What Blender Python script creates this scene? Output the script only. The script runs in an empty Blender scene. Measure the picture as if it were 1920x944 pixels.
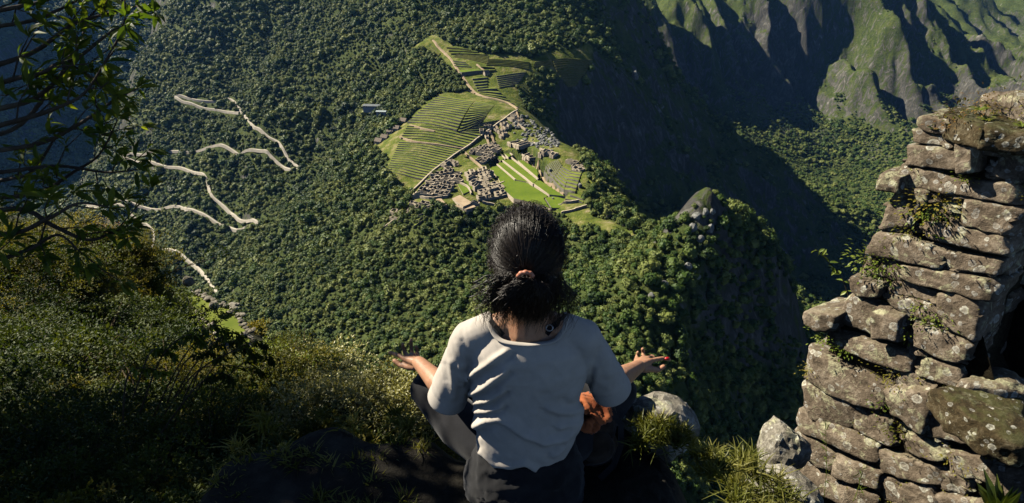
import bpy, bmesh, math, random
import numpy as np
from mathutils import Vector, Matrix

random.seed(7)
rng = np.random.default_rng(7)
S = bpy.context.scene
COL = S.collection
PI = math.pi

# ------------------------------------------------------------------ camera
FPX, PITCH = 1080.0, math.radians(-26.0)
CP, SP = math.cos(PITCH), math.sin(PITCH)
cam_data = bpy.data.cameras.new("camera")
cam = bpy.data.objects.new("camera", cam_data)
COL.objects.link(cam)
cam.location = (0, 0, 0)
cam.rotation_euler = (PI / 2 + PITCH, 0, 0)
cam_data.sensor_width = 36
cam_data.lens = 36 * FPX / 1920
cam_data.clip_start = 0.05
cam_data.clip_end = 30000
S.camera = cam
HAZE = 1.3e-5

# ------------------------------------------------------------------ light
SUN_AZ_LEFT, SUN_EL = math.radians(66), math.radians(39)
sun_vec = Vector((-math.sin(SUN_AZ_LEFT) * math.cos(SUN_EL), math.cos(SUN_AZ_LEFT) * math.cos(SUN_EL), math.sin(SUN_EL)))
W = bpy.data.worlds.new("World")
S.world = W
W.use_nodes = True
wn = W.node_tree
bg = wn.nodes["Background"]
sky = wn.nodes.new("ShaderNodeTexSky")
sky.sky_type = 'NISHITA'
sky.sun_disc = False
sky.sun_elevation = SUN_EL
sky.sun_rotation = -SUN_AZ_LEFT
sky.altitude = 2600
sky.dust_density = 0.0
sky.air_density = 0.6
sky.ozone_density = 3.0
wn.links.new(sky.outputs[0], bg.inputs[0])
bg.inputs[1].default_value = 0.05
sd = bpy.data.lights.new("sun", 'SUN')
sd.energy = 5.0
sd.angle = math.radians(0.5)
sd.color = (1.0, 0.92, 0.76)
sun = bpy.data.objects.new("sun", sd)
COL.objects.link(sun)
sun.rotation_euler = sun_vec.to_track_quat('Z', 'Y').to_euler()
S.view_settings.view_transform = 'Standard'
S.view_settings.look = 'None'
S.view_settings.exposure = 1.1
S.view_settings.gamma = 1.0
S.cycles.max_bounces = 6
S.cycles.diffuse_bounces = 0
S.cycles.glossy_bounces = 2
S.cycles.transmission_bounces = 2
S.cycles.transparent_max_bounces = 8
S.cycles.volume_bounces = 0
try:
    S.cycles.use_denoising = True
except Exception:
    pass

# ------------------------------------------------------------------ helpers
def uvdir(u, v):
    a, b = (u - 960) / FPX, (472 - v) / FPX
    return (a, CP - b * SP, SP + b * CP)

def PY(u, v, y):            # point seen at (u, v) of the photograph, y metres ahead
    d = uvdir(u, v)
    k = y / d[1]
    return (d[0] * k, y, d[2] * k)

def PZ(u, v, z):            # the same, at height z
    d = uvdir(u, v)
    k = z / d[2]
    return (d[0] * k, d[1] * k, z)

def tag(o, label=None, cat=None, group=None, kind=None):
    if label: o['label'] = label
    if cat: o['category'] = cat
    if group: o['group'] = group
    if kind: o['kind'] = kind
    return o

def link(name, data, parent=None, mats=None, loc=None):
    o = bpy.data.objects.new(name, data)
    COL.objects.link(o)
    if mats is not None and data is not None:
        for m in (mats if isinstance(mats, (list, tuple)) else [mats]):
            data.materials.append(m)
    if parent is not None: o.parent = parent
    if loc is not None: o.location = loc
    return o

def mesh_np(name, verts, faces, smooth=False, matidx=None):
    verts = np.asarray(verts, dtype=np.float32).reshape(-1, 3)
    me = bpy.data.meshes.new(name)
    faces = np.asarray(faces, dtype=np.int32)
    n, k = faces.shape
    me.vertices.add(len(verts)); me.vertices.foreach_set('co', verts.ravel())
    me.loops.add(n * k); me.loops.foreach_set('vertex_index', faces.ravel())
    me.polygons.add(n)
    me.polygons.foreach_set('loop_start', np.arange(0, n * k, k, dtype=np.int32))
    me.polygons.foreach_set('loop_total', np.full(n, k, dtype=np.int32))
    if matidx is not None: me.polygons.foreach_set('material_index', np.asarray(matidx, dtype=np.int32))
    me.polygons.foreach_set('use_smooth', np.full(n, smooth, dtype=bool))
    me.update(calc_edges=True)
    return me

def bm_mesh(name, bm, smooth=False):
    me = bpy.data.meshes.new(name)
    bm.to_mesh(me); bm.free()
    if smooth:
        me.polygons.foreach_set('use_smooth', np.ones(len(me.polygons), dtype=bool))
    return me

def copy_tree(o, parent=None):
    c = o.copy(); COL.objects.link(c)
    if parent is not None: c.parent = parent
    for ch in list(o.children): copy_tree(ch, c)
    return c

def hash2(ix, iy, seed):
    h = (ix.astype(np.int64) * 374761393 + iy.astype(np.int64) * 668265263 + seed * 1442695041) & 0x7fffffff
    h = ((h ^ (h >> 13)) * 1274126177) & 0x7fffffff
    h = h ^ (h >> 16)
    return (h & 0xffff) / 65535.0

def vnoise(x, y, seed=0):
    ix, iy = np.floor(x), np.floor(y)
    fx, fy = x - ix, y - iy
    fx = fx * fx * (3 - 2 * fx); fy = fy * fy * (3 - 2 * fy)
    a = hash2(ix, iy, seed); b = hash2(ix + 1, iy, seed)
    c = hash2(ix, iy + 1, seed); d = hash2(ix + 1, iy + 1, seed)
    return (a + (b - a) * fx + (c - a) * fy + (a - b - c + d) * fx * fy) * 2 - 1

def fbm(x, y, scale, octs=4, seed=0, ridge=False):
    s, amp, tot = 0.0, 1.0, 0.0
    for k in range(octs):
        n = vnoise(x / scale, y / scale, seed + k * 17)
        if ridge: n = 1 - 2 * np.abs(n)
        s = s + n * amp; tot += amp
        amp *= 0.5; scale *= 0.48
    return s / tot

def sstep(e0, e1, x):
    t = np.clip((x - e0) / (e1 - e0), 0, 1)
    return t * t * (3 - 2 * t)

# ------------------------------------------------------------------ materials
def new_mat(name, rough=0.9, spec=0.2):
    m = bpy.data.materials.new(name)
    m.use_nodes = True
    nt = m.node_tree
    b = nt.nodes['Principled BSDF']
    b.inputs['Roughness'].default_value = rough
    b.inputs['Specular IOR Level'].default_value = spec
    return m, nt, b

def N(nt, typ, **kw):
    n = nt.nodes.new(typ)
    for k, v in kw.items():
        if k.startswith('i_'):
            key = k[2:].replace('_', ' ')
            n.inputs[key].default_value = v
        else:
            setattr(n, k, v)
    return n

def ramp(nt, src, stops, interp='LINEAR'):
    r = nt.nodes.new('ShaderNodeValToRGB')
    r.color_ramp.interpolation = interp
    e = r.color_ramp.elements
    while len(e) > 1: e.remove(e[-1])
    e[0].position = stops[0][0]; e[0].color = (*stops[0][1], 1)
    for p, c in stops[1:]:
        q = e.new(p); q.color = (*c, 1)
    nt.links.new(src, r.inputs[0])
    return r.outputs[0]

def g(v): return (v, v, v)

def noise(nt, scale, detail=4, rough=0.55, vec=None, dist=0.0):
    n = N(nt, 'ShaderNodeTexNoise', i_Scale=scale, i_Detail=detail, i_Roughness=rough, i_Distortion=dist)
    if vec is None: vec = geo(nt)
    nt.links.new(vec, n.inputs['Vector'])
    return n.outputs['Fac']

def geo(nt):
    for n in nt.nodes:
        if n.bl_idname == 'ShaderNodeNewGeometry': return n.outputs['Position']
    return nt.nodes.new('ShaderNodeNewGeometry').outputs['Position']

def objco(nt):
    for n in nt.nodes:
        if n.bl_idname == 'ShaderNodeTexCoord': return n.outputs['Object']
    return nt.nodes.new('ShaderNodeTexCoord').outputs['Object']

def mix(nt, fac, a, b, typ='MIX'):
    m = nt.nodes.new('ShaderNodeMix'); m.data_type = 'RGBA'; m.blend_type = typ
    for sock, v in ((m.inputs[0], fac), (m.inputs[6], a), (m.inputs[7], b)):
        if hasattr(v, 'is_linked') or hasattr(v, 'links'): nt.links.new(v, sock)
        elif isinstance(v, (int, float)): sock.default_value = v
        else: sock.default_value = (*v, 1)
    return m.outputs[2]

def math_n(nt, op, a, b=0.0, clamp=False):
    m = nt.nodes.new('ShaderNodeMath'); m.operation = op; m.use_clamp = clamp
    for s, v in ((m.inputs[0], a), (m.inputs[1], b)):
        if isinstance(v, (int, float)): s.default_value = v
        else: nt.links.new(v, s)
    return m.outputs[0]

def bump(nt, b, h, strength=0.5, dist=0.1):
    n = N(nt, 'ShaderNodeBump', i_Strength=strength, i_Distance=dist)
    nt.links.new(h, n.inputs['Height'])
    nt.links.new(n.outputs[0], b.inputs['Normal'])

def mat_terrain():
    m, nt, b = new_mat('mountain_ground', 0.95, 0.1)
    L = nt.links
    at = N(nt, 'ShaderNodeAttribute', attribute_name='rock')
    n1 = noise(nt, 0.02, 8, 0.65)
    n2 = noise(nt, 0.11, 6, 0.7)
    sc = N(nt, 'ShaderNodeMapping'); sc.inputs['Scale'].default_value = (1, 1, 0.22)
    L.new(geo(nt), sc.inputs[0])
    n3 = noise(nt, 0.05, 8, 0.7, sc.outputs[0], 1.5)
    green = ramp(nt, n1, [(0.3, (0.016, 0.028, 0.008)), (0.5, (0.042, 0.062, 0.014)), (0.62, (0.08, 0.092, 0.025)), (0.75, (0.11, 0.105, 0.04))])
    green = mix(nt, 0.55, green, ramp(nt, n2, [(0.35, (0.02, 0.032, 0.010)), (0.65, (0.10, 0.12, 0.035))]))
    rock = ramp(nt, n3, [(0.3, (0.022, 0.022, 0.02)), (0.5, (0.06, 0.058, 0.052)), (0.62, (0.12, 0.115, 0.10)), (0.74, (0.30, 0.29, 0.27))])
    f = math_n(nt, 'ADD', at.outputs['Fac'], math_n(nt, 'MULTIPLY', math_n(nt, 'SUBTRACT', n3, 0.5), 2.2))
    f = ramp(nt, f, [(0.50, g(0)), (0.68, g(1))])
    at2 = N(nt, 'ShaderNodeAttribute', attribute_name='lawn')
    nl = noise(nt, 0.05, 6, 0.7)
    lawn = ramp(nt, nl, [(0.35, (0.05, 0.07, 0.014)), (0.48, (0.10, 0.125, 0.02)), (0.58, (0.17, 0.165, 0.05)), (0.68, (0.28, 0.235, 0.14))])
    L.new(mix(nt, at2.outputs['Fac'], mix(nt, f, green, rock), lawn), b.inputs['Base Color'])
    bump(nt, b, mix(nt, 0.5, n2, n3), 1.0, 5.0)
    return m

def leafy_mat(name, dark, mid, light, transl=0.25, rough=0.6, spec=0.25, scale=None, vary=True):
    m, nt, b = new_mat(name, rough, spec)
    L = nt.links
    oi = N(nt, 'ShaderNodeObjectInfo')
    if vary:
        n1 = noise(nt, scale or 0.012, 3, 0.6)
        r = math_n(nt, 'ADD', math_n(nt, 'MULTIPLY', oi.outputs['Random'], 0.5), math_n(nt, 'MULTIPLY', math_n(nt, 'SUBTRACT', n1, 0.18), 0.95))
    else:
        r = noise(nt, scale or 3.0, 3, 0.7)
    c = ramp(nt, r, [(0.18, dark), (0.48, mid), (0.85, light)])
    L.new(c, b.inputs['Base Color'])
    if transl > 0:
        t = N(nt, 'ShaderNodeBsdfTranslucent')
        L.new(mix(nt, 1.0, c, (1.6, 1.5, 0.6), 'MULTIPLY'), t.inputs[0])
        ms = N(nt, 'ShaderNodeMixShader'); ms.inputs[0].default_value = transl
        L.new(b.outputs[0], ms.inputs[1]); L.new(t.outputs[0], ms.inputs[2])
        out = nt.nodes['Material Output']
        L.new(ms.outputs[0], out.inputs[0])
    return m

def stone_mat(name, cols, scale=1.0, lichen=0.0, rough=0.9, coord='world', bstr=0.6, bdist=0.05, moss=0.0):
    m, nt, b = new_mat(name, rough, 0.2)
    L = nt.links
    vec = geo(nt) if coord == 'world' else objco(nt)
    n1 = noise(nt, scale, 8, 0.7, vec)
    n2 = noise(nt, scale * 6, 6, 0.75, vec)
    c = ramp(nt, math_n(nt, 'ADD', math_n(nt, 'MULTIPLY', n1, 0.55), math_n(nt, 'MULTIPLY', n2, 0.45)),
             [(0.36, cols[0]), (0.5, cols[1]), (0.64, cols[2])])
    if lichen > 0:
        for sc, thr, col in ((scale * 2.6, 0.10, (0.55, 0.54, 0.46)), (scale * 4.1, 0.12, (0.38, 0.37, 0.33))):
            v = N(nt, 'ShaderNodeTexVoronoi', i_Scale=sc, i_Randomness=1.0)
            dv = nt.nodes.new('ShaderNodeVectorMath'); dv.operation = 'MULTIPLY_ADD'
            nn = N(nt, 'ShaderNodeTexNoise', i_Scale=sc * 3, i_Detail=4)
            L.new(vec, nn.inputs['Vector'])
            L.new(nn.outputs['Color'], dv.inputs[0]); dv.inputs[1].default_value = g(0.28 / sc); L.new(vec, dv.inputs[2])
            L.new(dv.outputs[0], v.inputs['Vector'])
            sep = N(nt, 'ShaderNodeSeparateColor'); L.new(v.outputs['Color'], sep.inputs[0])
            # a lichen rosette only in some cells, of the cell's own radius
            rad = math_n(nt, 'MULTIPLY', math_n(nt, 'SUBTRACT', sep.outputs[0], 0.55 - lichen * 0.2), 0.8)
            inside = ramp(nt, math_n(nt, 'SUBTRACT', rad, v.outputs['Distance']), [(0.0, g(0)), (0.03, g(1)), (0.10, g(0.75)), (0.18, g(0.35))])
            inside = math_n(nt, 'MULTIPLY', inside, ramp(nt, n2, [(0.40, g(0.35)), (0.56, g(1))]))
            c = mix(nt, inside, c, col)
        big = ramp(nt, noise(nt, scale * 1.3, 5, 0.7, vec, 1.0), [(0.55, g(0)), (0.61, g(lichen * 0.85))])
        c = mix(nt, math_n(nt, 'MULTIPLY', big, ramp(nt, n2, [(0.42, g(0.2)), (0.55, g(1))])), c, (0.46, 0.46, 0.28))
    if moss > 0:
        gn = [n for n in nt.nodes if n.bl_idname == 'ShaderNodeNewGeometry']
        gn = gn[0] if gn else nt.nodes.new('ShaderNodeNewGeometry')
        sp = N(nt, 'ShaderNodeSeparateXYZ'); L.new(gn.outputs['Normal'], sp.inputs[0])
        up = math_n(nt, 'MULTIPLY', ramp(nt, sp.outputs[2], [(0.55, g(0)), (0.95, g(1))]), ramp(nt, n1, [(0.42, g(0)), (0.55, g(moss))]))
        c = mix(nt, up, c, (0.05, 0.06, 0.015))
    L.new(c, b.inputs['Base Color'])
    bump(nt, b, math_n(nt, 'ADD', n1, math_n(nt, 'MULTIPLY', n2, 0.5)), bstr, bdist)
    return m

def grass_mat(name, a, bcol, scale=0.08):
    m, nt, b = new_mat(name, 0.95, 0.1)
    n1 = noise(nt, scale, 6, 0.7)
    n2 = noise(nt, scale * 9, 4, 0.7)
    c = ramp(nt, math_n(nt, 'ADD', math_n(nt, 'MULTIPLY', n1, 0.6), math_n(nt, 'MULTIPLY', n2, 0.4)), [(0.4, a), (0.62, bcol)])
    nt.links.new(c, b.inputs['Base Color'])
    return m

M = {}
M['terrain'] = mat_terrain()
M['forest'] = leafy_mat('forest_leaves', (0.012, 0.028, 0.006), (0.052, 0.094, 0.014), (0.18, 0.205, 0.05), 0.12)
M['bark'] = stone_mat('bark', ((0.03, 0.022, 0.015), (0.07, 0.055, 0.04), (0.13, 0.11, 0.08)), 2.0)
M['lawn'] = grass_mat('mown_lawn', (0.085, 0.135, 0.012), (0.14, 0.19, 0.02), 0.03)
M['terrace_grass'] = grass_mat('terrace_grass', (0.09, 0.125, 0.016), (0.19, 0.21, 0.04), 0.05)
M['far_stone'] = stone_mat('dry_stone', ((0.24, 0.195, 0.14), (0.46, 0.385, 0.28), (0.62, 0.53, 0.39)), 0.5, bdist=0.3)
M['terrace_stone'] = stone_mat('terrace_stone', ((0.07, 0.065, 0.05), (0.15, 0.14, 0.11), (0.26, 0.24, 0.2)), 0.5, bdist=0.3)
M['pale_earth'] = grass_mat('pale_trodden_earth', (0.30, 0.22, 0.14), (0.46, 0.36, 0.24), 0.1)
M['road'] = grass_mat('gravel_road', (0.36, 0.32, 0.26), (0.50, 0.46, 0.38), 0.1)
M['grassy_bank'] = grass_mat('grassy_bank', (0.075, 0.08, 0.02), (0.17, 0.15, 0.07), 0.2)
M['granite'] = stone_mat('granite_boulder', ((0.06, 0.065, 0.055), (0.17, 0.17, 0.155), (0.36, 0.36, 0.34)), 0.3, bdist=0.5)
M['thatch'] = stone_mat('straw_thatch', ((0.10, 0.08, 0.06), (0.19, 0.155, 0.12), (0.28, 0.24, 0.19)), 1.5)
M['water'] = new_mat('river_water', 0.3, 0.5)[0]
M['water'].node_tree.nodes['Principled BSDF'].inputs['Base Color'].default_value = (0.16, 0.17, 0.15, 1)

# ------------------------------------------------------------------ terrain: one height field through measured points
CTRL = []
for u, v, y in [
    (815,80,1330),(990,120,1190),(1100,115,1250),(1070,160,1180),(890,175,1100),(970,205,1000),(830,180,1090),
    (735,260,960),(730,330,820),(780,340,800),(1000,230,960),(1060,270,880),(940,275,900),(980,350,740),
    (1050,330,745),(1050,290,790),(860,370,705),(790,370,715),(1060,410,630),(1150,430,590),(1190,450,565),(1110,330,720),
    (1130,370,680),(1180,410,620),(1240,440,570),(1270,440,540),(1322,390,480),(1285,436,480),(1362,404,485),(1405,445,492),
    (1290,450,450),(1270,520,410),(1240,540,380),(1190,590,340),(1150,640,300),(1450,480,480),(1490,580,480),(1510,680,470),(1400,700,410),
    (1300,760,290),(1000,470,590),(870,400,670),(900,440,640),(700,440,690),(1000,540,500),(1000,640,360),(1100,600,340),
    (900,640,390),(750,640,420),(600,640,480),(600,560,560),(600,450,780),(650,350,900),(500,600,560),(450,520,740),(1100,500,500),(1200,480,500),
    (410,540,800),(285,440,1180),(480,435,1000),(400,380,1150),(160,385,1450),(230,290,1500),(380,335,1250),
    (560,320,1130),(480,255,1300),(340,200,1550),(600,200,1350),(700,210,1230),(750,130,1350),(600,80,1650),
    (450,100,1750),(300,60,2000),(700,0,1650),(500,0,1950),(300,0,2300),(900,0,1480),(1050,0,1450),(1050,80,1300),(230,170,1850),
    (1130,100,1350),(1120,190,1200),(1100,300,1130),(1200,400,1120),(1250,440,1080),
    (1180,50,1500),(1240,130,1500),(1300,200,1500),(1380,270,1500),(1470,330,1500),(1485,450,1350),(1440,420,1350),(1510,520,1270),
    (1100,0,1480),(1600,480,1400),(1640,330,2060),(1480,260,2300),(1570,330,2120),(1400,0,3000),(1400,150,2700),(1560,10,2850),(1640,100,2650),(1730,200,2450),(1700,20,3900),(1780,100,3650),(1850,150,3450),
    (1300,20,2800),(1900,60,4100),(1820,0,4300),(1550,100,2800),(1180,0,2700),(1120,0,2600)]:
    CTRL.append(PY(u, v, y))
CTRL += [
    (0,1900,90),(-700,2500,120),(250,1750,60),(-1200,2700,60),(0,2600,40),(-1900,3400,0),
    (-1330,1524,-690),(-1400,1900,-660),(-1380,1250,-700),(-1500,2300,-620),(-1150,1000,-700),(-950,780,-690),(-780,560,-640),
    (-600,330,-520),(-400,250,-400),(-250,200,-330),(-120,180,-240),
    (-1750,1600,-560),(-1900,2200,-420),(-2300,1700,-150),(-2300,2600,-50),(-1900,1000,-350),(-2300,800,-100),(-1500,500,-500),(-2200,0,-100),
    (250,720,-390),(240,880,-400),(180,1000,-390),(420,620,-500),(520,800,-600),(600,950,-620),(700,600,-680),(760,1100,-690),(350,420,-400),(420,250,-480),
    (930,1250,-690),(900,900,-695),(850,600,-695),(700,200,-700),(1150,1700,-690),(600,1750,-560),(600,2050,-640),(400,2300,-560),(950,1750,-670),
    (100,200,-250),(0,60,-110),(0,0,-60),(60,300,-215),(200,150,-330),(-60,60,-110),(-200,0,-260),
    (1500,1700,-600),(1900,1700,-350),(2400,1800,-100),(1400,1000,-420),(1500,300,-350),(2500,600,0),(2300,2600,-480),(2600,2600,-300),
    (2000,3800,-150),(1500,4200,300),(2500,4500,0),(3300,4600,-200),(3500,3400,-300),(1000,3600,150),(4200,5400,300),(3000,5600,100),(600,3300,-120),(600,2850,-230),(400,2750,-170),(150,2600,-60),(800,3100,-150),(600,3050,-170),(2000,5500,500),
    (0,-300,-300),(-800,-300,-400),(900,-300,-600),(3500,0,0),(-2600,4500,300),(0,5000,300)]
CT = np.array(CTRL)

def tps_fit(pts, z, lam):
    n = len(pts)
    d = np.linalg.norm(pts[:, None] - pts[None], axis=2)
    K = d * d * np.log(d + 1e-9) + lam * np.eye(n)
    Pm = np.hstack([np.ones((n, 1)), pts])
    A = np.zeros((n + 3, n + 3)); A[:n, :n] = K; A[:n, n:] = Pm; A[n:, :n] = Pm.T
    return np.linalg.solve(A, np.concatenate([z, np.zeros(3)]))
TS = 500.0
TW = tps_fit(CT[:, :2] / TS, CT[:, 2], 0.0006)

def base_h(x, y):
    x = np.asarray(x, dtype=float); y = np.asarray(y, dtype=float)
    sh = x.shape; X = x.ravel() / TS; Y = y.ravel() / TS
    out = np.zeros(len(X))
    P = CT[:, :2] / TS
    for i in range(0, len(X), 60000):
        xs, ys = X[i:i + 60000], Y[i:i + 60000]
        d2 = (xs[:, None] - P[None, :, 0]) ** 2 + (ys[:, None] - P[None, :, 1]) ** 2
        out[i:i + 60000] = (0.5 * d2 * np.log(d2 + 1e-12)) @ TW[:len(P)] + TW[len(P)] + TW[len(P) + 1] * xs + TW[len(P) + 2] * ys
    return out.reshape(sh)

def in_poly(x, y, poly):
    inside = np.zeros(np.shape(x), dtype=bool)
    n = len(poly)
    for i in range(n):
        x1, y1 = poly[i][:2]; x2, y2 = poly[(i + 1) % n][:2]
        c = ((y1 > y) != (y2 > y)) & (x < (x2 - x1) * (y - y1) / (y2 - y1 + 1e-12) + x1)
        inside ^= c
    return inside

def hit0(u, v, fn, y0=150, y1=5000):      # where the view ray (u, v) meets a height function
    d = uvdir(u, v)
    ys = np.geomspace(y0, y1, 1500)
    xs = d[0] / d[1] * ys; zs = d[2] / d[1] * ys
    under = np.nonzero(zs < fn(xs, ys))[0]
    i = under[0] if len(under) else len(ys) - 1
    a, b2 = ys[max(i - 1, 0)], ys[i]
    yy = np.linspace(a, b2, 12)
    un = np.nonzero(d[2] / d[1] * yy < fn(d[0] / d[1] * yy, yy))[0]
    y = yy[un[0]] if len(un) else b2
    return (d[0] / d[1] * y, y, d[2] / d[1] * y)

# cleared ground of the ruined town (photo outline projected on the mountain)
TOWN_UV = [(808,76),(832,84),(870,90),(920,102),(1000,112),(1110,110),(1112,130),(1078,166),(1060,162),(1030,130),(1000,134),(970,165),(984,206),
           (1030,232),(1060,268),(1098,318),(1100,350),(1095,372),(1110,405),(1150,420),(1188,440),(1196,456),(1150,446),(1080,426),(1050,400),(1000,385),
           (930,392),(880,392),(830,382),(770,392),(735,420),(715,432),(760,398),(778,358),(722,330),(728,298),(700,276),(728,255),(770,222),
           (815,180),(845,176),(880,172),(862,140),(820,112),(776,116)]
TOWN = [hit0(u, v, base_h, 500, 1800)[:2] for u, v in TOWN_UV]

def height(x, y):
    x = np.asarray(x, dtype=float); y = np.asarray(y, dtype=float)
    h = base_h(x, y)
    # how far into the opposite valley wall
    far = sstep(1700, 2350, y + 0.15 * (x - 1200)) * sstep(250, 650, x)
    farl = sstep(-1350, -1900, x)
    near = 1 - np.maximum(far, farl)
    town = near * (1 - sstep(0, 90, np.hypot((x - -40) * 1.0, (y - 850) * 0.45) - 190))
    n = fbm(x + .35 * y, y * .8, 190, 5, 3, ridge=True) * 35 + fbm(x, y, 45, 3, 9) * 3.5
    h = h + n * near * (1 - 0.93 * town) * sstep(120, 420, y + np.abs(x) * 0.3)
    # ribs and gullies of the far wall
    wx = x + 0.26 * (y - 2500) + 170 * fbm(x, y, 700, 3, 21) + 50 * fbm(x, y, 170, 3, 5)
    t = wx / 215.0
    tri = np.abs((t % 1.0) - 0.5) * 2
    t2 = (wx * 1.15 + 70 * fbm(x, y, 200, 2, 77)) / 97.0
    tri2 = np.abs((t2 % 1.0) - 0.5) * 2
    up = sstep(-690, -480, h)
    amp = 70 + 90 * (0.5 + 0.5 * vnoise(x / 500, y / 900, 8))
    ribs = (tri - 0.42) * 1.3 * amp * (0.75 + 0.5 * vnoise(x / 160, y / 260, 19)) + (tri2 - 0.5) * 66 * (0.6 + 0.6 * vnoise(x / 130, y / 200, 29)) + fbm(x, y, 130, 3, 31, ridge=True) * 26 + fbm(x + 0.3 * y, y * 0.6, 52, 3, 33, ridge=True) * 34 * (0.5 + 0.5 * vnoise(x / 300, y / 300, 3))
    h = h + ribs * up * (0.35 + 0.65 * up) * np.maximum(far, farl * 0.6)
    # rough crags on the shadowed western cliffs
    west = sstep(60, 260, x - 0.12 * (y - 600)) * near * sstep(420, 560, y) * (1 - sstep(-640, -690, h))
    h = h + west * (fbm(x * 1.0, y, 90, 5, 44, ridge=True) * 22)
    # the small horn
    r = np.hypot(x - 166, y - 482)
    h = h + np.exp(-(r / 24) ** 2) * (24 + 9 * fbm(x, y, 13, 3, 66, ridge=True)) - 16 * np.exp(-(r / 75) ** 2)
    return np.maximum(h, -700)

XS = np.concatenate([np.arange(-2600, -1300, 16), np.arange(-1300, -520, 8), np.arange(-520, 560, 4), np.arange(560, 2300, 6), np.arange(2300, 4400, 18)])
YS = np.concatenate([np.arange(-260, 150, 14), np.arange(150, 420, 5), np.arange(420, 1500, 4), np.arange(1500, 3500, 8), np.arange(3500, 5800, 20)])
GX, GY = np.meshgrid(XS, YS)
GZ = height(GX, GY)
IN_TOWN = in_poly(GX, GY, TOWN)
def uvpoly(uv, z): return [PZ(u, v, z)[:2] for u, v in uv]
PLAZA = [PZ(u, v, -260)[:2] for u, v in [(935,292),(968,296),(988,302),(1008,318),(1062,370),(1040,396),(1015,390),(940,364),(912,314)]]
GZ = np.where(in_poly(GX, GY, PLAZA), np.minimum(GZ, -265), GZ)
gy, gx = np.gradient(GZ, YS, XS)
SLOPE = np.hypot(gx, gy)
nv = len(XS)
from_np = lambda a: a.ravel()
def sample(A, x, y):            # bilinear read of a grid array
    x = np.asarray(x, float); y = np.asarray(y, float)
    i = np.clip(np.searchsorted(XS, x) - 1, 0, len(XS) - 2); j = np.clip(np.searchsorted(YS, y) - 1, 0, len(YS) - 2)
    fx = np.clip((x - XS[i]) / (XS[i + 1] - XS[i]), 0, 1); fy = np.clip((y - YS[j]) / (YS[j + 1] - YS[j]), 0, 1)
    return A[j, i] * (1 - fx) * (1 - fy) + A[j, i + 1] * fx * (1 - fy) + A[j + 1, i] * (1 - fx) * fy + A[j + 1, i + 1] * fx * fy
def tz(x, y): return sample(GZ, x, y)
def hit(u, v, y0=150, y1=5500): return hit0(u, v, tz, y0, y1)

farm = sstep(1700, 2350, GY + 0.15 * (GX - 1200)) * sstep(250, 650, GX)
rock = np.clip((SLOPE - 0.75) * 0.8, 0, 0.75) * (1 - 0.55 * farm)
rock = rock + farm * (0.5 * (fbm(GX, GY, 300, 3, 71) + 0.66) - 0.3 * sstep(3000, 3700, GY))
rock = rock * (1 - 0.6 * IN_TOWN) + .5 * (1 - sstep(15, 50, np.hypot(GX - 160, GY - 475)))
idx = np.arange(GX.size, dtype=np.int32).reshape(GX.shape)
fc = np.stack([idx[:-1, :-1], idx[:-1, 1:], idx[1:, 1:], idx[1:, :-1]], -1).reshape(-1, 4)
me = mesh_np('mountains', np.stack([GX, GY, GZ], -1), fc, smooth=True)
att = me.attributes.new('rock', 'FLOAT', 'POINT')
att.data.foreach_set('value', rock.ravel().astype(np.float32))
att = me.attributes.new('lawn', 'FLOAT', 'POINT')
att.data.foreach_set('value', (IN_TOWN * (SLOPE < 1.3)).ravel().astype(np.float32))
terrain = tag(link('terrain', me, None, M['terrain']), kind='structure', label='steep green mountain slopes and rocky cliffs round the valley')

# ------------------------------------------------------------------ road down the forest slope
ROADS = [
 [(450,218),(425,214),(390,211),(360,206),(342,202),(333,197),(345,196),(372,199),(408,196),(440,193)],
 [(474,252),(490,264),(508,274),(522,278),(532,292),(545,306),(565,318),(552,323),(530,318),(510,309),(498,304)],
 [(462,296),(450,296),(440,291),(415,288),(385,288),(345,288)],
 [(278,288),(262,286),(240,288),(228,290),(245,297),(272,303),(300,312),(340,320),(368,329),(388,341)],
 [(398,376),(415,386),(432,398),(448,414),(466,424),(486,434)],
 [(480,442),(462,436),(430,428),(400,420)],
 [(358,410),(350,402),(335,395),(300,391),(262,387),(215,388),(180,383),(157,383),(170,389),(205,396),(235,401)],
 [(248,408),(262,416),(278,424),(290,440)],
 [(286,468),(300,478),(325,490),(352,504),(380,520),(414,542)]]
road_pts = []
ROADS = [sum(ROADS, [])]
def smooth_line(P, n=6):
    P = np.array(P, float); out = []
    for i in range(len(P) - 1):
        p0, p1, p2, p3 = P[max(i - 1, 0)], P[i], P[i + 1], P[min(i + 2, len(P) - 1)]
        for k in range(n):
            t = k / n
            out.append(0.5 * ((2 * p1) + (-p0 + p2) * t + (2 * p0 - 5 * p1 + 4 * p2 - p3) * t * t + (-p0 + 3 * p1 - 3 * p2 + p3) * t ** 3))
    out.append(P[-1]); return np.array(out)
def ribbon(name, pts, w, lift, mat, **tg):
    pts = np.array(pts)
    T = np.gradient(pts[:, :2], axis=0); T /= np.linalg.norm(T, axis=1)[:, None] + 1e-9
    Nn = np.stack([-T[:, 1], T[:, 0]], 1)
    V, F = [], []
    ww = w if np.ndim(w) else np.full(len(pts), w)
    for i, p in enumerate(pts):
        zc = p[2] + lift
        for s in (-1, 1):
            V.append((p[0] + s * Nn[i, 0] * ww[i] / 2, p[1] + s * Nn[i, 1] * ww[i] / 2, zc))
        for s in (-1, 1):
            V.append((p[0] + s * Nn[i, 0] * (ww[i] / 2 + 1.5), p[1] + s * Nn[i, 1] * (ww[i] / 2 + 1.5), zc - 6))
    for i in range(len(pts) - 1):
        a, b2 = 4 * i, 4 * i + 4
        F += [(a, a + 1, b2 + 1, b2), (a + 2, a, b2, b2 + 2), (a + 1, a + 3, b2 + 3, b2 + 1)]
    return tag(link(name, mesh_np(name, V, F), None, mat), **tg)
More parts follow.
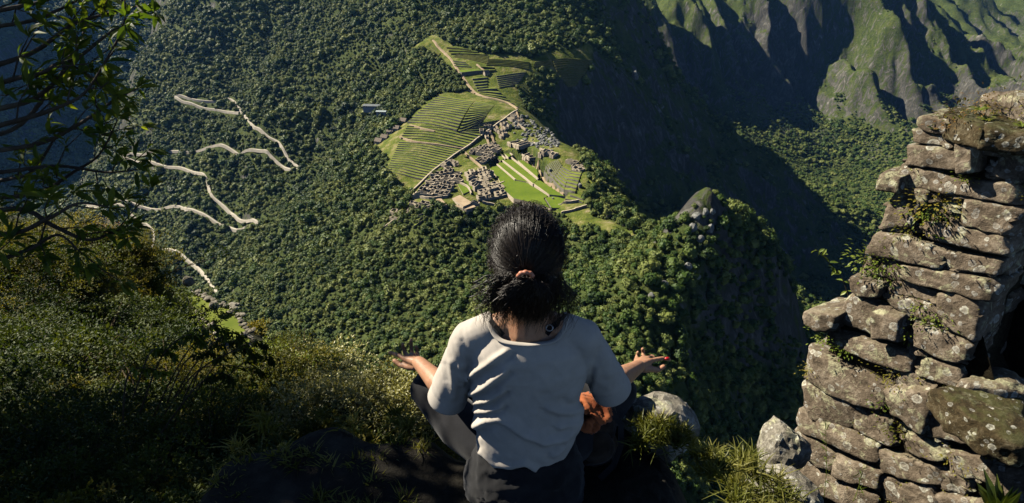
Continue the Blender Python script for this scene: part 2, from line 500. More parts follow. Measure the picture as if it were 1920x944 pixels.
for seg in ROADS:
    P = np.array([hit0(u, v, base_h) for u, v in seg])
    P = smooth_line(P, 8)
    for _ in range(2): P[1:-1] = (P[:-2] + 2 * P[1:-1] + P[2:]) / 4
    P[:, 2] = tz(P[:, 0], P[:, 1])
    T_ = np.gradient(P[:, :2], axis=0); T_ /= np.linalg.norm(T_, axis=1)[:, None] + 1e-9
    for s_ in (-2.5, 2.5): P[:, 2] = np.maximum(P[:, 2], tz(P[:, 0] - T_[:, 1] * s_, P[:, 1] + T_[:, 0] * s_))
    P[:, 2] = np.convolve(np.pad(P[:, 2], 2, mode='edge'), np.ones(5) / 5, 'valid')
    road_pts.append(P)
    ribbon('road', P, 4.1 + .3 * np.sin(np.arange(len(P)) * .37), 2.2, M['road'], kind='structure', label='pale gravel road zigzagging down the forest slope')
ROADP = np.concatenate(road_pts)

# river
RV = [(-700,-200),(-900,300),(-1150,800),(-1330,1250),(-1345,1550),(-1450,2000),(-1550,2500)]
rp = smooth_line([(x, y, -698) for x, y in RV])
ribbon('river', rp, 60, 2, M['water'], kind='structure')
RV = [(820,-200),(880,400),(930,900),(960,1300),(1180,1750),(1600,2100),(2300,2300)]
rp = smooth_line([(x, y, -698) for x, y in RV])
ribbon('river', rp, 55, 2, M['water'], kind='structure')

# ------------------------------------------------------------------ forest
def clump_mesh(name, seed, R=1.0, leaves=150, core=2, squash=0.8, lsz=0.3):
    r = np.random.default_rng(seed)
    bm = bmesh.new()
    bmesh.ops.create_icosphere(bm, subdivisions=core, radius=R * 0.82)
    bumps = r.normal(size=(9, 3)); bumps /= np.linalg.norm(bumps, axis=1)[:, None]
    hs = r.uniform(0.15, 0.62, 9)
    def rad(n):
        return 1 - 0.22 + max(hs * np.exp(-(1 - bumps @ n) * 9))
    for v in bm.verts:
        n = np.array(v.co.normalized())
        k = rad(n) * (1 + r.uniform(-0.06, 0.06))
        v.co = Vector(n * k * R * 0.86)
        v.co.z = v.co.z * squash if v.co.z > 0 else v.co.z * 0.6
    V = [np.array(v.co) for v in bm.verts]; F = [[v.index for v in f.verts] for f in bm.faces]
    bm.free()
    F = [f + [f[-1]] if len(f) == 3 else f for f in F]
    V = list(V); tri = [f[:3] for f in F]
    for k in range(leaves):
        n = r.normal(size=3); n /= np.linalg.norm(n)
        if n[2] < -0.35: n[2] *= -1
        p = n * rad(n) * R * r.uniform(0.84, 1.06)
        p[2] *= squash if p[2] > 0 else 0.6
        a = r.normal(size=3); a -= n * (a @ n) * 0.4; a /= np.linalg.norm(a)
        b2 = np.cross(n + r.normal(size=3) * 0.5, a); b2 /= np.linalg.norm(b2) + 1e-9
        s = lsz * r.uniform(0.6, 1.3) * R
        i = len(V)
        V += [p - a * s * .5, p + b2 * s * .4, p + a * s * .5]
        tri.append([i, i + 1, i + 2])
        V.append(p - b2 * s * .4); tri.append([i, i + 2, i + 3])
    return mesh_np(name, V, tri)

# candidate points by jittered cells; spacing grows with distance
def forest_points():
    out = []
    for (x0, x1, y0, y1, sp) in [(-1500, 1100, 170, 700, 5.3), (-1500, 900, 700, 1200, 7.2), (-1800, 2000, 1200, 1800, 8.4), (-1900, 2600, 1800, 3300, 10.5), (-2600,-1300,500,1800,14), (-2600,-1300,1800,3200,17)]:
        nx, ny = int((x1 - x0) / sp), int((y1 - y0) / sp)
        X, Y = np.meshgrid(x0 + sp * np.arange(nx), y0 + sp * np.arange(ny))
        X = X + rng.uniform(-.48, .48, X.shape) * sp; Y = Y + rng.uniform(-.48, .48, Y.shape) * sp
        X, Y = X.ravel(), Y.ravel()
        Z = tz(X, Y)
        # inside the view with a margin for a step to the side
        dep = Y * CP + Z * SP
        uu = 960 + FPX * X / dep; vv = 472 - FPX * (-Y * SP + Z * CP) / dep
        k = (dep > 0) & (uu > -160) & (uu < 2080) & (vv > -60) & (vv < 1000)
        X, Y, Z = X[k], Y[k], Z[k]
        out.append(np.stack([X, Y, Z, np.full(len(X), sp)], 1))
    P = np.concatenate(out)
    X, Y, Z = P[:, 0], P[:, 1], P[:, 2]
    sl = sample(SLOPE, X, Y)
    clear = fbm(X, Y, 60, 3, 90)
    far = sstep(1700, 2350, Y + 0.15 * (X - 1200)) * sstep(250, 650, X)
    lim = 1.55 + 0.5 * clear - far * 0.2 + 0.6 * (Y < 620) - .75 * sstep(90, 200, X - .12 * (Y - 600)) * (Y > 620) * (Y < 1500) * (far < .1)
    k = (np.hypot(X - 166, Y - 480) > 14 + 26 * rng.random(len(X))) & (rng.random(len(X)) > .06 + .12 * (fbm(X, Y, 35, 2, 55) > .25)) & (sl < lim) & ~in_poly(X, Y, TOWN) & ((Z > -692) | (clear > -0.15))
    k &= ~((far > 0.5) & ((Z > -520 + 130 * clear)) & (rng.random(len(X)) > .10 + .22 * (clear > .1)))
    P = P[k]
    # keep the road open, more on the side towards the viewer
    RP = ROADP
    keep = np.ones(len(P), bool)
    cand = np.nonzero((P[:, 0] > RP[:, 0].min() - 40) & (P[:, 0] < RP[:, 0].max() + 40) & (P[:, 1] > RP[:, 1].min() - 60))[0]
    for i in range(0, len(cand), 4000):
        c = cand[i:i + 4000]
        dx = P[c, None, 0] - RP[None, :, 0]; dy = P[c, None, 1] - RP[None, :, 1]
        # along the line of sight towards the viewer the clearing is longer
        ux, uy = -RP[:, 0], -RP[:, 1]; nn = np.hypot(ux, uy); ux, uy = ux / nn, uy / nn
        al = dx * ux + dy * uy; pe = np.abs(-dx * uy + dy * ux)
        dd = np.hypot(pe, np.where(al > 0, al * 0.42, al))
        keep[c] = dd.min(1) > 5.8 + .8 * vnoise(P[c, 0] / 25, P[c, 1] / 25, 4)
    return P[keep]
FP = forest_points()
# visibility along the sight line, so that only trees the place could show from here (or a step aside) are grown
def visible(P, top=9.0, margin=14.0):
    vis = np.ones(len(P), bool)
    for t in np.linspace(0.12, 0.985, 70):
        hx, hy = P[:, 0] * t, P[:, 1] * t
        vis &= ~(tz(hx, hy) > (P[:, 2] + top) * t + margin * (0.4 + 0.6 * (1 - t)) + 2)
    return vis
FP = FP[visible(FP)]
print('forest points', len(FP))

dep = FP[:, 1] * CP + FP[:, 2] * SP
order = np.argsort(dep)
uu = 960 + FPX * FP[:, 0] / dep; vv = 472 - FPX * (-FP[:, 1] * SP + FP[:, 2] * CP) / dep
inview = (uu > 10) & (uu < 1910) & (vv > 10) & (vv < 930) & ~((uu > 815) & (uu < 1165) & (vv > 400)) & (~((uu < 700) & (vv > 660)))
near_ids = [i for i in order if inview[i]][:290]
rest = np.ones(len(FP), bool); rest[near_ids] = False
CROWNS = []
for k in range(6):
    o = bpy.data.objects.new('crown_shape', clump_mesh('crown', 100 + k, 1.0, 110, 2, 0.75 + 0.25 * rng.random(), 0.30))
    o.data.materials.append(M['forest'])
    CROWNS.append(o)

def scatter(name, P, variants, scales, zoff, mats=None, **tg):
    """one object that grows copies of a clump on its points"""
    me = bpy.data.meshes.new(name)
    me.vertices.add(len(P)); me.vertices.foreach_set('co', P.astype(np.float32).ravel())
    for nm, arr, ty in (('sc', scales, 'FLOAT'), ('rot', rng.uniform(0, 6.28, len(P)), 'FLOAT'), ('pick', rng.integers(0, len(variants), len(P)), 'INT')):
        a = me.attributes.new(nm, ty, 'POINT'); a.data.foreach_set('value', np.asarray(arr, dtype=np.float32 if ty == 'FLOAT' else np.int32))
    o = link(name, me, None)
    ng = bpy.data.node_groups.new(name, 'GeometryNodeTree')
    ng.interface.new_socket('Geometry', in_out='INPUT', socket_type='NodeSocketGeometry')
    ng.interface.new_socket('Geometry', in_out='OUTPUT', socket_type='NodeSocketGeometry')
    gi, go = ng.nodes.new('NodeGroupInput'), ng.nodes.new('NodeGroupOutput')
    join = ng.nodes.new('GeometryNodeGeometryToInstance')
    for v in variants:
        oi = ng.nodes.new('GeometryNodeObjectInfo'); oi.inputs['Object'].default_value = v
        oi.inputs['As Instance'].default_value = True
        ng.links.new(oi.outputs['Geometry'], join.inputs[0])
    iop = ng.nodes.new('GeometryNodeInstanceOnPoints')
    iop.inputs['Pick Instance'].default_value = True
    def at(nm, ty):
        a = ng.nodes.new('GeometryNodeInputNamedAttribute'); a.data_type = ty; a.inputs['Name'].default_value = nm
        return a.outputs['Attribute']
    m2p = ng.nodes.new('GeometryNodeMeshToPoints')
    ng.links.new(gi.outputs[0], m2p.inputs[0]); ng.links.new(m2p.outputs[0], iop.inputs['Points'])
    g2 = ng.nodes.new('GeometryNodeJoinGeometry')
    for n in list(ng.nodes):
        if n.bl_idname == 'GeometryNodeObjectInfo': ng.links.new(n.outputs['Geometry'], g2.inputs[0])
    ng.nodes.remove(join)
    ng.links.new(g2.outputs[0], iop.inputs['Instance'])
    ng.links.new(at('pick', 'INT'), iop.inputs['Instance Index'])
    cx = ng.nodes.new('ShaderNodeCombineXYZ'); ng.links.new(at('rot', 'FLOAT'), cx.inputs[2])
    e2r = ng.nodes.new('FunctionNodeEulerToRotation'); ng.links.new(cx.outputs[0], e2r.inputs[0])
    ng.links.new(e2r.outputs[0], iop.inputs['Rotation'])
    ng.links.new(at('sc', 'FLOAT'), iop.inputs['Scale'])
    ng.links.new(iop.outputs[0], go.inputs[0])
    md = o.modifiers.new('grow', 'NODES'); md.node_group = ng
    return tag(o, **tg)

R = FP[rest]
sc = R[:, 3] * np.where((R[:, 2] > -470) & (R[:, 0] > 600) & (R[:, 1] > 1900), .55, 1.0) * (1 - .22 * sstep(300, 700, R[:, 0]) * sstep(1000, 1500, R[:, 1])) * np.clip(rng.lognormal(-.53, .42, len(R)), .22, 1.5) * (0.75 + 0.35 * (0.5 + fbm(R[:, 0], R[:, 1], 50, 2, 61)))
RP3 = R[:, :3].copy(); RP3[:, 2] += sc * 0.55
scatter('forest', RP3, CROWNS, sc, 0, label='dense green cloud forest covering the mountain slopes', kind='stuff')

# the nearest trees one can tell apart: each a thing with crown and trunk
NCR = [clump_mesh('tree_crown', 200 + k, 1.0, 420, 3, 0.8 + 0.2 * rng.random(), 0.19) for k in range(4)]
for m_ in NCR: m_.materials.append(M['forest'])
def trunk_mesh():
    bm = bmesh.new()
    rings = []
    for k, (z, r_, dx) in enumerate([(-1.1, .10, 0), (-.6, .075, .03), (-.1, .055, .0), (.35, .03, .05)]):
        rings.append([bm.verts.new((dx + r_ * math.cos(a), r_ * math.sin(a), z)) for a in np.arange(6) * PI / 3])
    for a, b2 in zip(rings, rings[1:]):
        for i in range(6): bm.faces.new((a[i], a[(i + 1) % 6], b2[(i + 1) % 6], b2[i]))
    for (ax, ay) in ((.45, .2), (-.4, .3), (.1, -.5)):
        v0 = [bm.verts.new((.03 * math.cos(a), .03 * math.sin(a), -.35)) for a in np.arange(4) * PI / 2]
        v1 = [bm.verts.new((ax + .012 * math.cos(a), ay + .012 * math.sin(a), .2)) for a in np.arange(4) * PI / 2]
        for i in range(4): bm.faces.new((v0[i], v0[(i + 1) % 4], v1[(i + 1) % 4], v1[i]))
    return bm_mesh('trunk', bm)
TRUNK = trunk_mesh(); TRUNK.materials.append(M['bark'])
for i in near_ids:
    x, y, z, sp = FP[i]
    s = sp * rng.uniform(0.42, 0.85)
    t = link('forest_tree', None, loc=(x, y, z + s * 0.7)); t.scale = (s, s, s * rng.uniform(.9, 1.25)); t.rotation_euler = (0, 0, rng.uniform(0, 6.28))
    tag(t, 'bushy green tree on the steep forest slope just below the summit', 'tree', 'nearest trees on the forest slope')
    link('crown', NCR[rng.integers(4)], t); link('trunk', TRUNK, t)
# ------------------------------------------------------------------ terraces
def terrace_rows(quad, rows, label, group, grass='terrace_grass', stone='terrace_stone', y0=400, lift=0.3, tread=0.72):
    C = [np.array(hit(u, v, y0, 1900)) for u, v in quad]      # TL TR BR BL
    nseg = 9
    for i in range(rows):
        t0, t1 = i / rows, (i + 1) / rows
        back, front = [], []
        for j in range(nseg + 1):
            s = j / nseg
            wob = 0.006 * math.sin(s * 9 + i * 1.3) + 0.012 * math.sin(s * PI)
            def pt(t):
                p = C[0] * (1 - s) * (1 - t) + C[1] * s * (1 - t) + C[2] * s * t + C[3] * (1 - s) * t
                return p[:2]
            back.append(pt(t0 + wob)); front.append(pt(t1 + wob))
        back, front = np.array(back), np.array(front)
        e0, e1 = rng.uniform(-.012, .012, 2)
        zb = tz(back[:, 0], back[:, 1]); zf = tz(front[:, 0], front[:, 1])
        # a level bed between neighbouring contours
        zt = np.convolve(np.pad(zb * 0.75 + zf * 0.25, 2, mode='edge'), np.ones(5) / 5, 'valid') + lift
        front2 = back + (front - back) * 0.97
        V, F, mi = [], [], []
        for j in range(nseg + 1):
            V += [(back[j, 0], back[j, 1], zt[j] + .1), (front2[j, 0], front2[j, 1], zt[j]), (front2[j, 0], front2[j, 1], min(zt[j], zf[j]) - 3)]
        for j in range(nseg):
            a, b2 = 3 * j, 3 * j + 3
            F.append((a, a + 1, b2 + 1, b2))
        for j in (0, nseg):
            a = 3 * j; F.append((a, a + 1, a + 2, a + 2)) if False else None
        t = link('terrace', mesh_np('terrace', V, F), None, M[grass])
        tag(t, label, 'terrace', group)
        # retaining wall: 0.7 m thick, a little proud of the bed, closed at both ends
        V, F = [], []
        dirv = front - back; dirv /= np.linalg.norm(dirv, axis=1)[:, None] + 1e-9
        for j in range(nseg + 1):
            f = front2[j]; d = dirv[j]; hh = zt[j] + 0.22 + rng.uniform(-.12, .12)
            lo = min(zt[j], zf[j]) - 4
            V += [(f[0] - d[0] * .25, f[1] - d[1] * .25, hh), (f[0] + d[0] * .45, f[1] + d[1] * .45, hh), (f[0] + d[0] * .7, f[1] + d[1] * .7, lo), (f[0] - d[0] * .25, f[1] - d[1] * .25, lo)]
        for j in range(nseg):
            a, b2 = 4 * j, 4 * j + 4
            F += [(a, a + 1, b2 + 1, b2), (a + 1, a + 2, b2 + 2, b2 + 1), (a + 3, a, b2, b2 + 3)]
        e = 4 * nseg
        F += [(0, 3, 2, 1), (e, e + 1, e + 2, e + 3)]
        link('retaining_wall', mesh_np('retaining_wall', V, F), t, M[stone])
        # end walls of the bed
        for j in (0, nseg):
            V = [(back[j, 0], back[j, 1], zt[j] + .1), (front2[j, 0], front2[j, 1], zt[j]), (front2[j, 0], front2[j, 1], zf[j] - 4), (back[j, 0], back[j, 1], zf[j] - 4)]
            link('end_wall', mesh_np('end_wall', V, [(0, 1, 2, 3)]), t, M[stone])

G1 = 'farming terraces of the ruined town'
terrace_rows([(825,179),(890,190),(856,248),(764,232)], 13, 'long grassy terrace in the upper field below the pale stairway', G1)
terrace_rows([(893,189),(928,197),(906,228),(860,250)], 13, 'narrow shaded terrace right of the dark stairway in the upper field', G1)
terrace_rows([(766,237),(908,254),(872,279),(752,262)], 6, 'grassy terrace between the two pale paths of the field', G1)
terrace_rows([(907,230),(950,222),(912,250),(862,251)], 5, 'short grassy terrace beside the long diagonal wall', G1)
terrace_rows([(750,266),(868,283),(805,338),(724,324)], 15, 'long grassy terrace in the lower field above the forest', G1)
terrace_rows([(812,84),(826,101),(814,118),(776,112)], 8, 'small grassy terrace left of the top of the pale path', G1, stone='grassy_bank')
terrace_rows([(834,86),(868,92),(915,106),(846,104)], 3, 'grassy terrace at the very top of the ruined town', G1, stone='grassy_bank')
terrace_rows([(862,99),(916,104),(916,121),(850,108)], 6, 'pale dry terrace near the top of the ruined town', G1, stone='grassy_bank')
terrace_rows([(917,111),(992,117),(992,132),(912,124)], 5, 'grassy terrace above the lone thatched hut', G1, stone='grassy_bank')
terrace_rows([(930,142),(988,134),(970,160),(936,166)], 7, 'shaded terrace over the cliff right of the lone thatched hut', G1)
terrace_rows([(898,166),(925,162),(974,204),(900,184)], 6, 'grassy terrace above the cliff edge path', G1)
terrace_rows([(848,112),(868,116),(884,128),(852,126)], 3, 'small lawn terrace beside the long pale path', G1, 'lawn')
terrace_rows([(856,130),(893,128),(906,138),(866,144)], 1, 'bright green lawn terrace left of the lone thatched hut', G1, 'lawn')
terrace_rows([(884,146),(914,143),(914,170),(896,172)], 5, 'stepped terrace between pale path and lone thatched hut', G1)
terrace_rows([(896,122),(925,126),(930,134),(908,138)], 2, 'pale terrace just above the lone thatched hut', G1, stone='grassy_bank')
terrace_rows([(1034,112),(1112,112),(1098,136),(1044,138)], 6, 'remote narrow terrace on the far cliff shoulder', 'remote terraces on the cliff shoulder', stone='grassy_bank')
terrace_rows([(1044,138),(1098,136),(1078,163),(1064,163)], 6, 'remote narrow terrace on the far cliff shoulder', 'remote terraces on the cliff shoulder', stone='grassy_bank')
terrace_rows([(1004,116),(1034,112),(1036,124),(1000,128)], 3, 'terrace on the cliff shoulder left of the remote narrow ones', 'remote terraces on the cliff shoulder', stone='grassy_bank')
G2 = 'terraces of the stepped pyramid hill'
terrace_rows([(1048,300),(1054,311),(1038,336),(1020,333)], 9, 'narrow left hand terrace of the stepped pyramid hill', G2, lift=1.0)
terrace_rows([(1055,312),(1072,319),(1057,364),(1036,339)], 7, 'middle terrace of the stepped pyramid hill', G2, lift=1.2)
terrace_rows([(1072,316),(1092,322),(1078,364),(1058,365)], 7, 'right hand terrace of the stepped pyramid hill', G2, lift=1.4)
terrace_rows([(1078,362),(1098,372),(1092,382),(1060,376)], 2, 'lowest terrace at the foot of the stepped pyramid hill', G2)
terrace_rows([(790,382),(818,380),(800,410),(775,430)], 5, 'overgrown terrace below the houses at the forest edge', G1)
terrace_rows([(738,398),(768,392),(755,415),(718,430)], 5, 'crumbling terrace at the lower left tip of the ruined town', G1)

# flat lawns of the great plaza
def slab(name, uv, z, mats, depth=7, **tg):
    P = [PZ(u, v, z) for u, v in uv]
    n = len(P)
    bm = bmesh.new()
    top = [bm.verts.new(p) for p in P]; bot = [bm.verts.new((p[0], p[1], p[2] - depth)) for p in P]
    f = bm.faces.new(top); f.material_index = 0
    if f.normal.z < 0: f.normal_flip()
    for i in range(n):
        q = bm.faces.new((top[i], top[(i + 1) % n], bot[(i + 1) % n], bot[i])); q.material_index = 1
    bmesh.ops.triangulate(bm, faces=[f])
    bmesh.ops.recalc_face_normals(bm, faces=bm.faces)
    return tag(link(name, bm_mesh(name, bm), None, mats), **tg)
LM = [M['lawn'], M['far_stone']]
for uv, z, lb in [
    ([(918,316),(933,308),(966,337),(987,341),(999,346),(1029,364),(1027,368),(1019,372),(1032,392),(1020,386),(980,376),(963,372),(946,357),(934,334)], -262.5, 'large bright green lawn of the main plaza'),
    ([(933,308),(942,301),(985,332),(999,345),(987,341),(966,337)], -261, 'raised lawn strip, lowest of the steps up from the plaza'),
    ([(942,301),(957,295),(968,303),(1009,336),(999,345),(985,332)], -259.2, 'raised lawn strip, middle step beside the plaza'),
    ([(1001,344),(1010,337),(1058,368),(1030,365)], -259.4, 'lawn strip at the foot of the stepped pyramid hill'),
    ([(971,301),(981,301),(1007,318),(1008,333)], -257.0, 'highest lawn strip under the pale temple wall'),
    ([(925,290),(930,281),(946,297),(938,302)], -258.6, 'small lawn at the upper tip of the plaza'),
    ([(931,274),(936,270),(960,291),(953,295)], -255.5, 'narrow lawn ledge above the plaza tip')]:
    slab('lawn', uv, z, LM, label=lb, cat='lawn', group='lawns of the great plaza')
for uv, z, lb in [
    ([(1022,371),(1040,368),(1058,373),(1068,381),(1048,390),(1034,390)], -261.5, 'uppermost of the three broad steps below the plaza'),
    ([(1043,392),(1084,380),(1088,389),(1050,401)], -263.0, 'middle one of the three broad steps below the plaza'),
    ([(1052,404),(1098,389),(1102,398),(1062,413)], -265.0, 'lowest of the three broad steps below the plaza')]:
    slab('broad_step', uv, z, [M['lawn'], M['terrace_stone']], depth=8, label=lb, cat='terrace', group='broad steps below the plaza')
for uv, z, lb in [([(848,372),(862,366),(886,380),(868,388)], -264.4, 'pale sandy courtyard ringed by roofless walls'),
                  ([(852,386),(885,381),(892,388),(874,393)], -266.8, 'pale sandy courtyard at the edge of the forest'),
                  ([(815,375),(826,371),(838,384),(830,386)], -265.6, 'small sandy court left of the larger courtyards')]:
    slab('courtyard', uv, z, [M['pale_earth'], M['far_stone']], label=lb, cat='courtyard', group='sandy courtyards')
slab('courtyard', [(858,346),(876,339),(892,354),(868,364)], -263.2, [M['lawn'], M['far_stone']], label='small grass courtyard between the roofless houses', cat='courtyard')
slab('courtyard', [(868,295),(880,287),(904,306),(876,310)], -262.5, [M['lawn'], M['far_stone']], label='green yard with a lone tree below the diagonal wall', cat='courtyard')

# walls drawn as lines
def wall_line(name, uv, w, h, mat, lift=0.0, z=None, **tg):
    P = [PZ(u, v, z) if z is not None else hit(u, v, 400, 1900) for u, v in uv]
    P = smooth_line(P, 5) if len(P) > 2 else np.array(P)
    T = np.gradient(P[:, :2], axis=0); T /= np.linalg.norm(T, axis=1)[:, None] + 1e-9
    V, F = [], []
    for i, p in enumerate(P):
        nx, ny = -T[i, 1] * w / 2, T[i, 0] * w / 2
        zz = p[2] if z is not None else tz(p[0], p[1])
        hh = zz + h * rng.uniform(.85, 1.1) + lift
        V += [(p[0] - nx, p[1] - ny, zz - 5), (p[0] - nx, p[1] - ny, hh), (p[0] + nx, p[1] + ny, hh), (p[0] + nx, p[1] + ny, zz - 5)]
    for i in range(len(P) - 1):
        a, b2 = 4 * i, 4 * i + 4
        F += [(a, a + 1, b2 + 1, b2), (a + 1, a + 2, b2 + 2, b2 + 1), (a + 2, a + 3, b2 + 3, b2 + 2)]
    F += [(0, 3, 2, 1), (4 * len(P) - 4, 4 * len(P) - 3, 4 * len(P) - 2, 4 * len(P) - 1)]
    return tag(link(name, mesh_np(name, V, F), None, mat), **tg)
FS, PE = M['far_stone'], M['pale_earth']
wall_line('town_wall', [(970,209),(950,222),(925,240),(898,260),(870,281),(845,298),(818,318),(796,338),(772,362)], 2.2, 3.2, FS, label='long diagonal stone wall between the terraced field and the houses', cat='wall')
for uv, zz, lb in [([(932,308),(966,337)], -261.0, 'pale wall along the lowest lawn strip beside the plaza'), ([(942,301),(1000,346)], -259.2, 'pale wall along the middle lawn strip'),
               ([(1000,346),(1030,365)], -260, 'pale wall crossing the plaza towards the broad steps'), ([(957,294),(1009,336)], -257.5, 'pale wall below the highest lawn strip'),
               ([(930,281),(948,298)], -257.5, 'pale wall at the upper tip of the plaza'), ([(936,270),(961,291)], -254.5, 'pale wall above the narrow lawn ledge')]:
    wall_line('lawn_wall', uv, 1.8, 0.5, FS, z=zz, label=lb, cat='wall', group='retaining walls of the plaza')
wall_line('temple_wall', [(980,299),(994,306),(1008,316),(1012,322),(1022,337),(1040,352),(1058,367)], 3.2, 2.6, PE, label='tall pale curved wall between highest lawn and pyramid hill', cat='wall')
for uv, lb in [([(868,284),(880,296),(892,306),(908,320)], 'pale straight stair wall running down beside the lone tree'), ([(938,232),(944,246),(950,256)], 'leaning pale wall nearest the quarry boulders'), ([(930,238),(938,252),(944,262)], 'second pale wall left of the quarry boulders'),
           ([(919,248),(924,262),(926,275)], 'third pale wall above the plaza tip'), ([(910,250),(914,264),(918,278)], 'leftmost pale wall under the diagonal town wall'), ([(968,212),(972,226),(970,240)], 'pale steep wall left of the quarry summit')]:
    wall_line('stair_wall', uv, 3.0, 2.5, PE, label=lb, cat='wall', group='pale stair walls of the upper houses')
def path(uv, w, mat, lb, lift=1.2, z=None):
    P = np.array([hit(u, v, 400, 1900) for u, v in uv]); P = smooth_line(P, 5)
    P[:, 2] = tz(P[:, 0], P[:, 1])
    ribbon('path', P, w, lift, mat, kind='structure', label=lb)
path([(812,76),(820,86),(832,98),(846,112),(856,128),(866,142),(878,160),(893,176)], 4.0, PE, 'straight pale path from the mountain gate')
path([(893,177),(912,184),(935,189),(955,196),(970,206)], 3.2, PE, 'pale path along the cliff edge', 2.2)
path([(890,176),(872,168),(850,172)], 3.5, PE, 'short pale path along the top of the field')
path([(768,236),(790,242),(815,248)], 2.2, PE, 'upper pale path in the field', 2.2)
path([(750,258),(772,266),(800,270),(835,275),(868,281)], 2.4, PE, 'middle pale path in the field', 2.2)
path([(894,122),(904,130),(912,138)], 2.2, PE, 'pale steps above the lone hut', 2.0)
path([(1100,330),(1118,360),(1128,380)], 2.0, M['terrace_grass'], 'grassy ledge along the cliff edge', 0.5)

# ------------------------------------------------------------------ roofless stone houses
def wall_bm(bm, p0, p1, h0, h1, th, doors=0, gable=0.0, base=-2.5):
    """upright wall from p0 to p1 (local), optional door openings and peaked top"""
    p0, p1 = Vector(p0), Vector(p1); d = (p1 - p0); L = d.length; d.normalize(); n = Vector((-d.y, d.x, 0)) * th / 2
    prof = []                                  # spans of (s0, s1, top0, top1)
    if gable > 0:
        prof = [(0, L / 2, h0, h0 + gable), (L / 2, L, h0 + gable, h1)]
    elif doors:
        s = 0; step = L / doors
        for k in range(doors):
            c = step * (k + .5)
            prof.append((s, c - .6, h0, h0)); s = c + .6
        prof.append((s, L, h1, h1))
    else:
        prof = [(0, L * .45, h0, h0 * .92), (L * .45, L, h0 * .92, h1)]
    for s0, s1, a, b2 in prof:
        q0, q1 = p0 + d * s0, p0 + d * s1
        vs = [bm.verts.new((q + n * sg).to_tuple()[:2] + (z,)) for q, sg, z in
              ((q0, 1, base), (q1, 1, base), (q1, 1, b2), (q0, 1, a), (q0, -1, base), (q1, -1, base), (q1, -1, b2), (q0, -1, a))]
        for f in ((0, 1, 2, 3), (7, 6, 5, 4), (3, 2, 6, 7), (1, 5, 6, 2), (0, 3, 7, 4)): bm.faces.new([vs[i] for i in f])
    if doors:                                  # lintels
        for k in range(doors):
            c = step * (k + .5)
            q0, q1 = p0 + d * (c - .6), p0 + d * (c + .6)
            vs = [bm.verts.new((q + n * sg).to_tuple()[:2] + (z,)) for q, sg, z in
                  ((q0, .98, h0 * .68), (q1, .98, h0 * .68), (q1, .98, h0 - .01), (q0, .98, h0 - .01), (q0, -.98, h0 * .68), (q1, -.98, h0 * .68), (q1, -.98, h0 - .01), (q0, -.98, h0 - .01))]
            for f in ((0, 1, 2, 3), (7, 6, 5, 4), (3, 2, 6, 7), (0, 4, 5, 1)): bm.faces.new([vs[i] for i in f])
def wmesh(name, *a, **k):
    bm = bmesh.new(); wall_bm(bm, *a, **k); bmesh.ops.recalc_face_normals(bm, faces=bm.faces); return bm_mesh(name, bm)
M['soil_floor'] = grass_mat('trodden_floor', (0.05, 0.055, 0.02), (0.14, 0.12, 0.07), 0.2)
HOUSES = []
for k in range(6):
    w, l = 0.5 * rng.uniform(.86, 1.0), 0.5 * rng.uniform(.8, 1.0)
    h = rng.uniform(2.8, 4.4); gb = rng.choice([0, 1.6, 2.2])
    S_ = 10.0; w *= S_; l *= S_ * .8; th = .75
    parts = [('long_wall', wmesh('long_wall', (-w, -l, 0), (w, -l, 0), h, h * rng.uniform(.7, 1), th, doors=int(rng.integers(1, 4)))),
             ('long_wall', wmesh('long_wall', (w - .01, l, 0), (-w + .01, l, 0), h * 1.05, h, th)),
             ('gable_wall', wmesh('gable_wall', (-w, l - .5, 0), (-w, -l + .5, 0), h * 1.02, h * .9, th * .97, gable=gb)),
             ('gable_wall', wmesh('gable_wall', (w, -l + .5, 0), (w, l - .5, 0), h * .98, h * .95, th * .97, gable=gb * rng.choice([0.6, 1])))]
    for _, m_ in parts: m_.materials.append(FS)
    fl = mesh_np('floor', [(-w, -l, .25), (w, -l, .25), (w, l, .25), (-w, l, .25)], [(0, 1, 2, 3)])
    fl.materials.append(M['soil_floor'] if k % 2 else PE)
    HOUSES.append(parts + [('floor', fl)])
def sector(quad, nx, ny, label, group, skip=0.08, size=1.0, hs=1.0, lift=0.8):
    C = [np.array(hit(u, v, 400, 1900)) for u, v in quad]
    for j in range(ny):
        for i in range(nx):
            if rng.random() < skip: continue
            s, t = (i + .5 + (.2 if j % 2 else -.1) + rng.uniform(-.1, .1)) / (nx + .3), (j + .5 + rng.uniform(-.1, .1)) / ny
            p = C[0] * (1 - s) * (1 - t) + C[1] * s * (1 - t) + C[2] * s * t + C[3] * (1 - s) * t
            ex = (C[1] - C[0]) * (1 - t) + (C[2] - C[3]) * t
            ey = (C[3] - C[0]) * (1 - s) + (C[2] - C[1]) * s
            wx, wy = np.hypot(*ex[:2]) / nx, np.hypot(*ey[:2]) / ny
            a = math.atan2(ex[1], ex[0]) + rng.uniform(-.12, .12) + (PI / 2 if rng.random() < .3 else 0)
            k = rng.integers(len(HOUSES))
            gx_, gy_ = 5 * np.cos([0, 1.57, 3.14, 4.7]), 5 * np.sin([0, 1.57, 3.14, 4.7])
            z = float(np.mean(tz(p[0] + gx_, p[1] + gy_))) + lift
            o = link('roofless_house', None, loc=(p[0], p[1], z)); o.rotation_euler = (0, 0, a)
            o.scale = (wx / 10 * size * rng.uniform(.7, 1.0), wy / 8 * size * rng.uniform(.7, .98), hs * rng.uniform(.7, 1.3))
            tag(o, label, 'ruin', group)
            for nm, m_ in HOUSES[k]: link(nm, m_, o)
GR = 'roofless stone houses of the ruined town'
sector([(812,326),(860,322),(868,350),(800,348)], 6, 3, 'roofless stone house among the tight dark rows beside the diagonal wall', GR, .06)
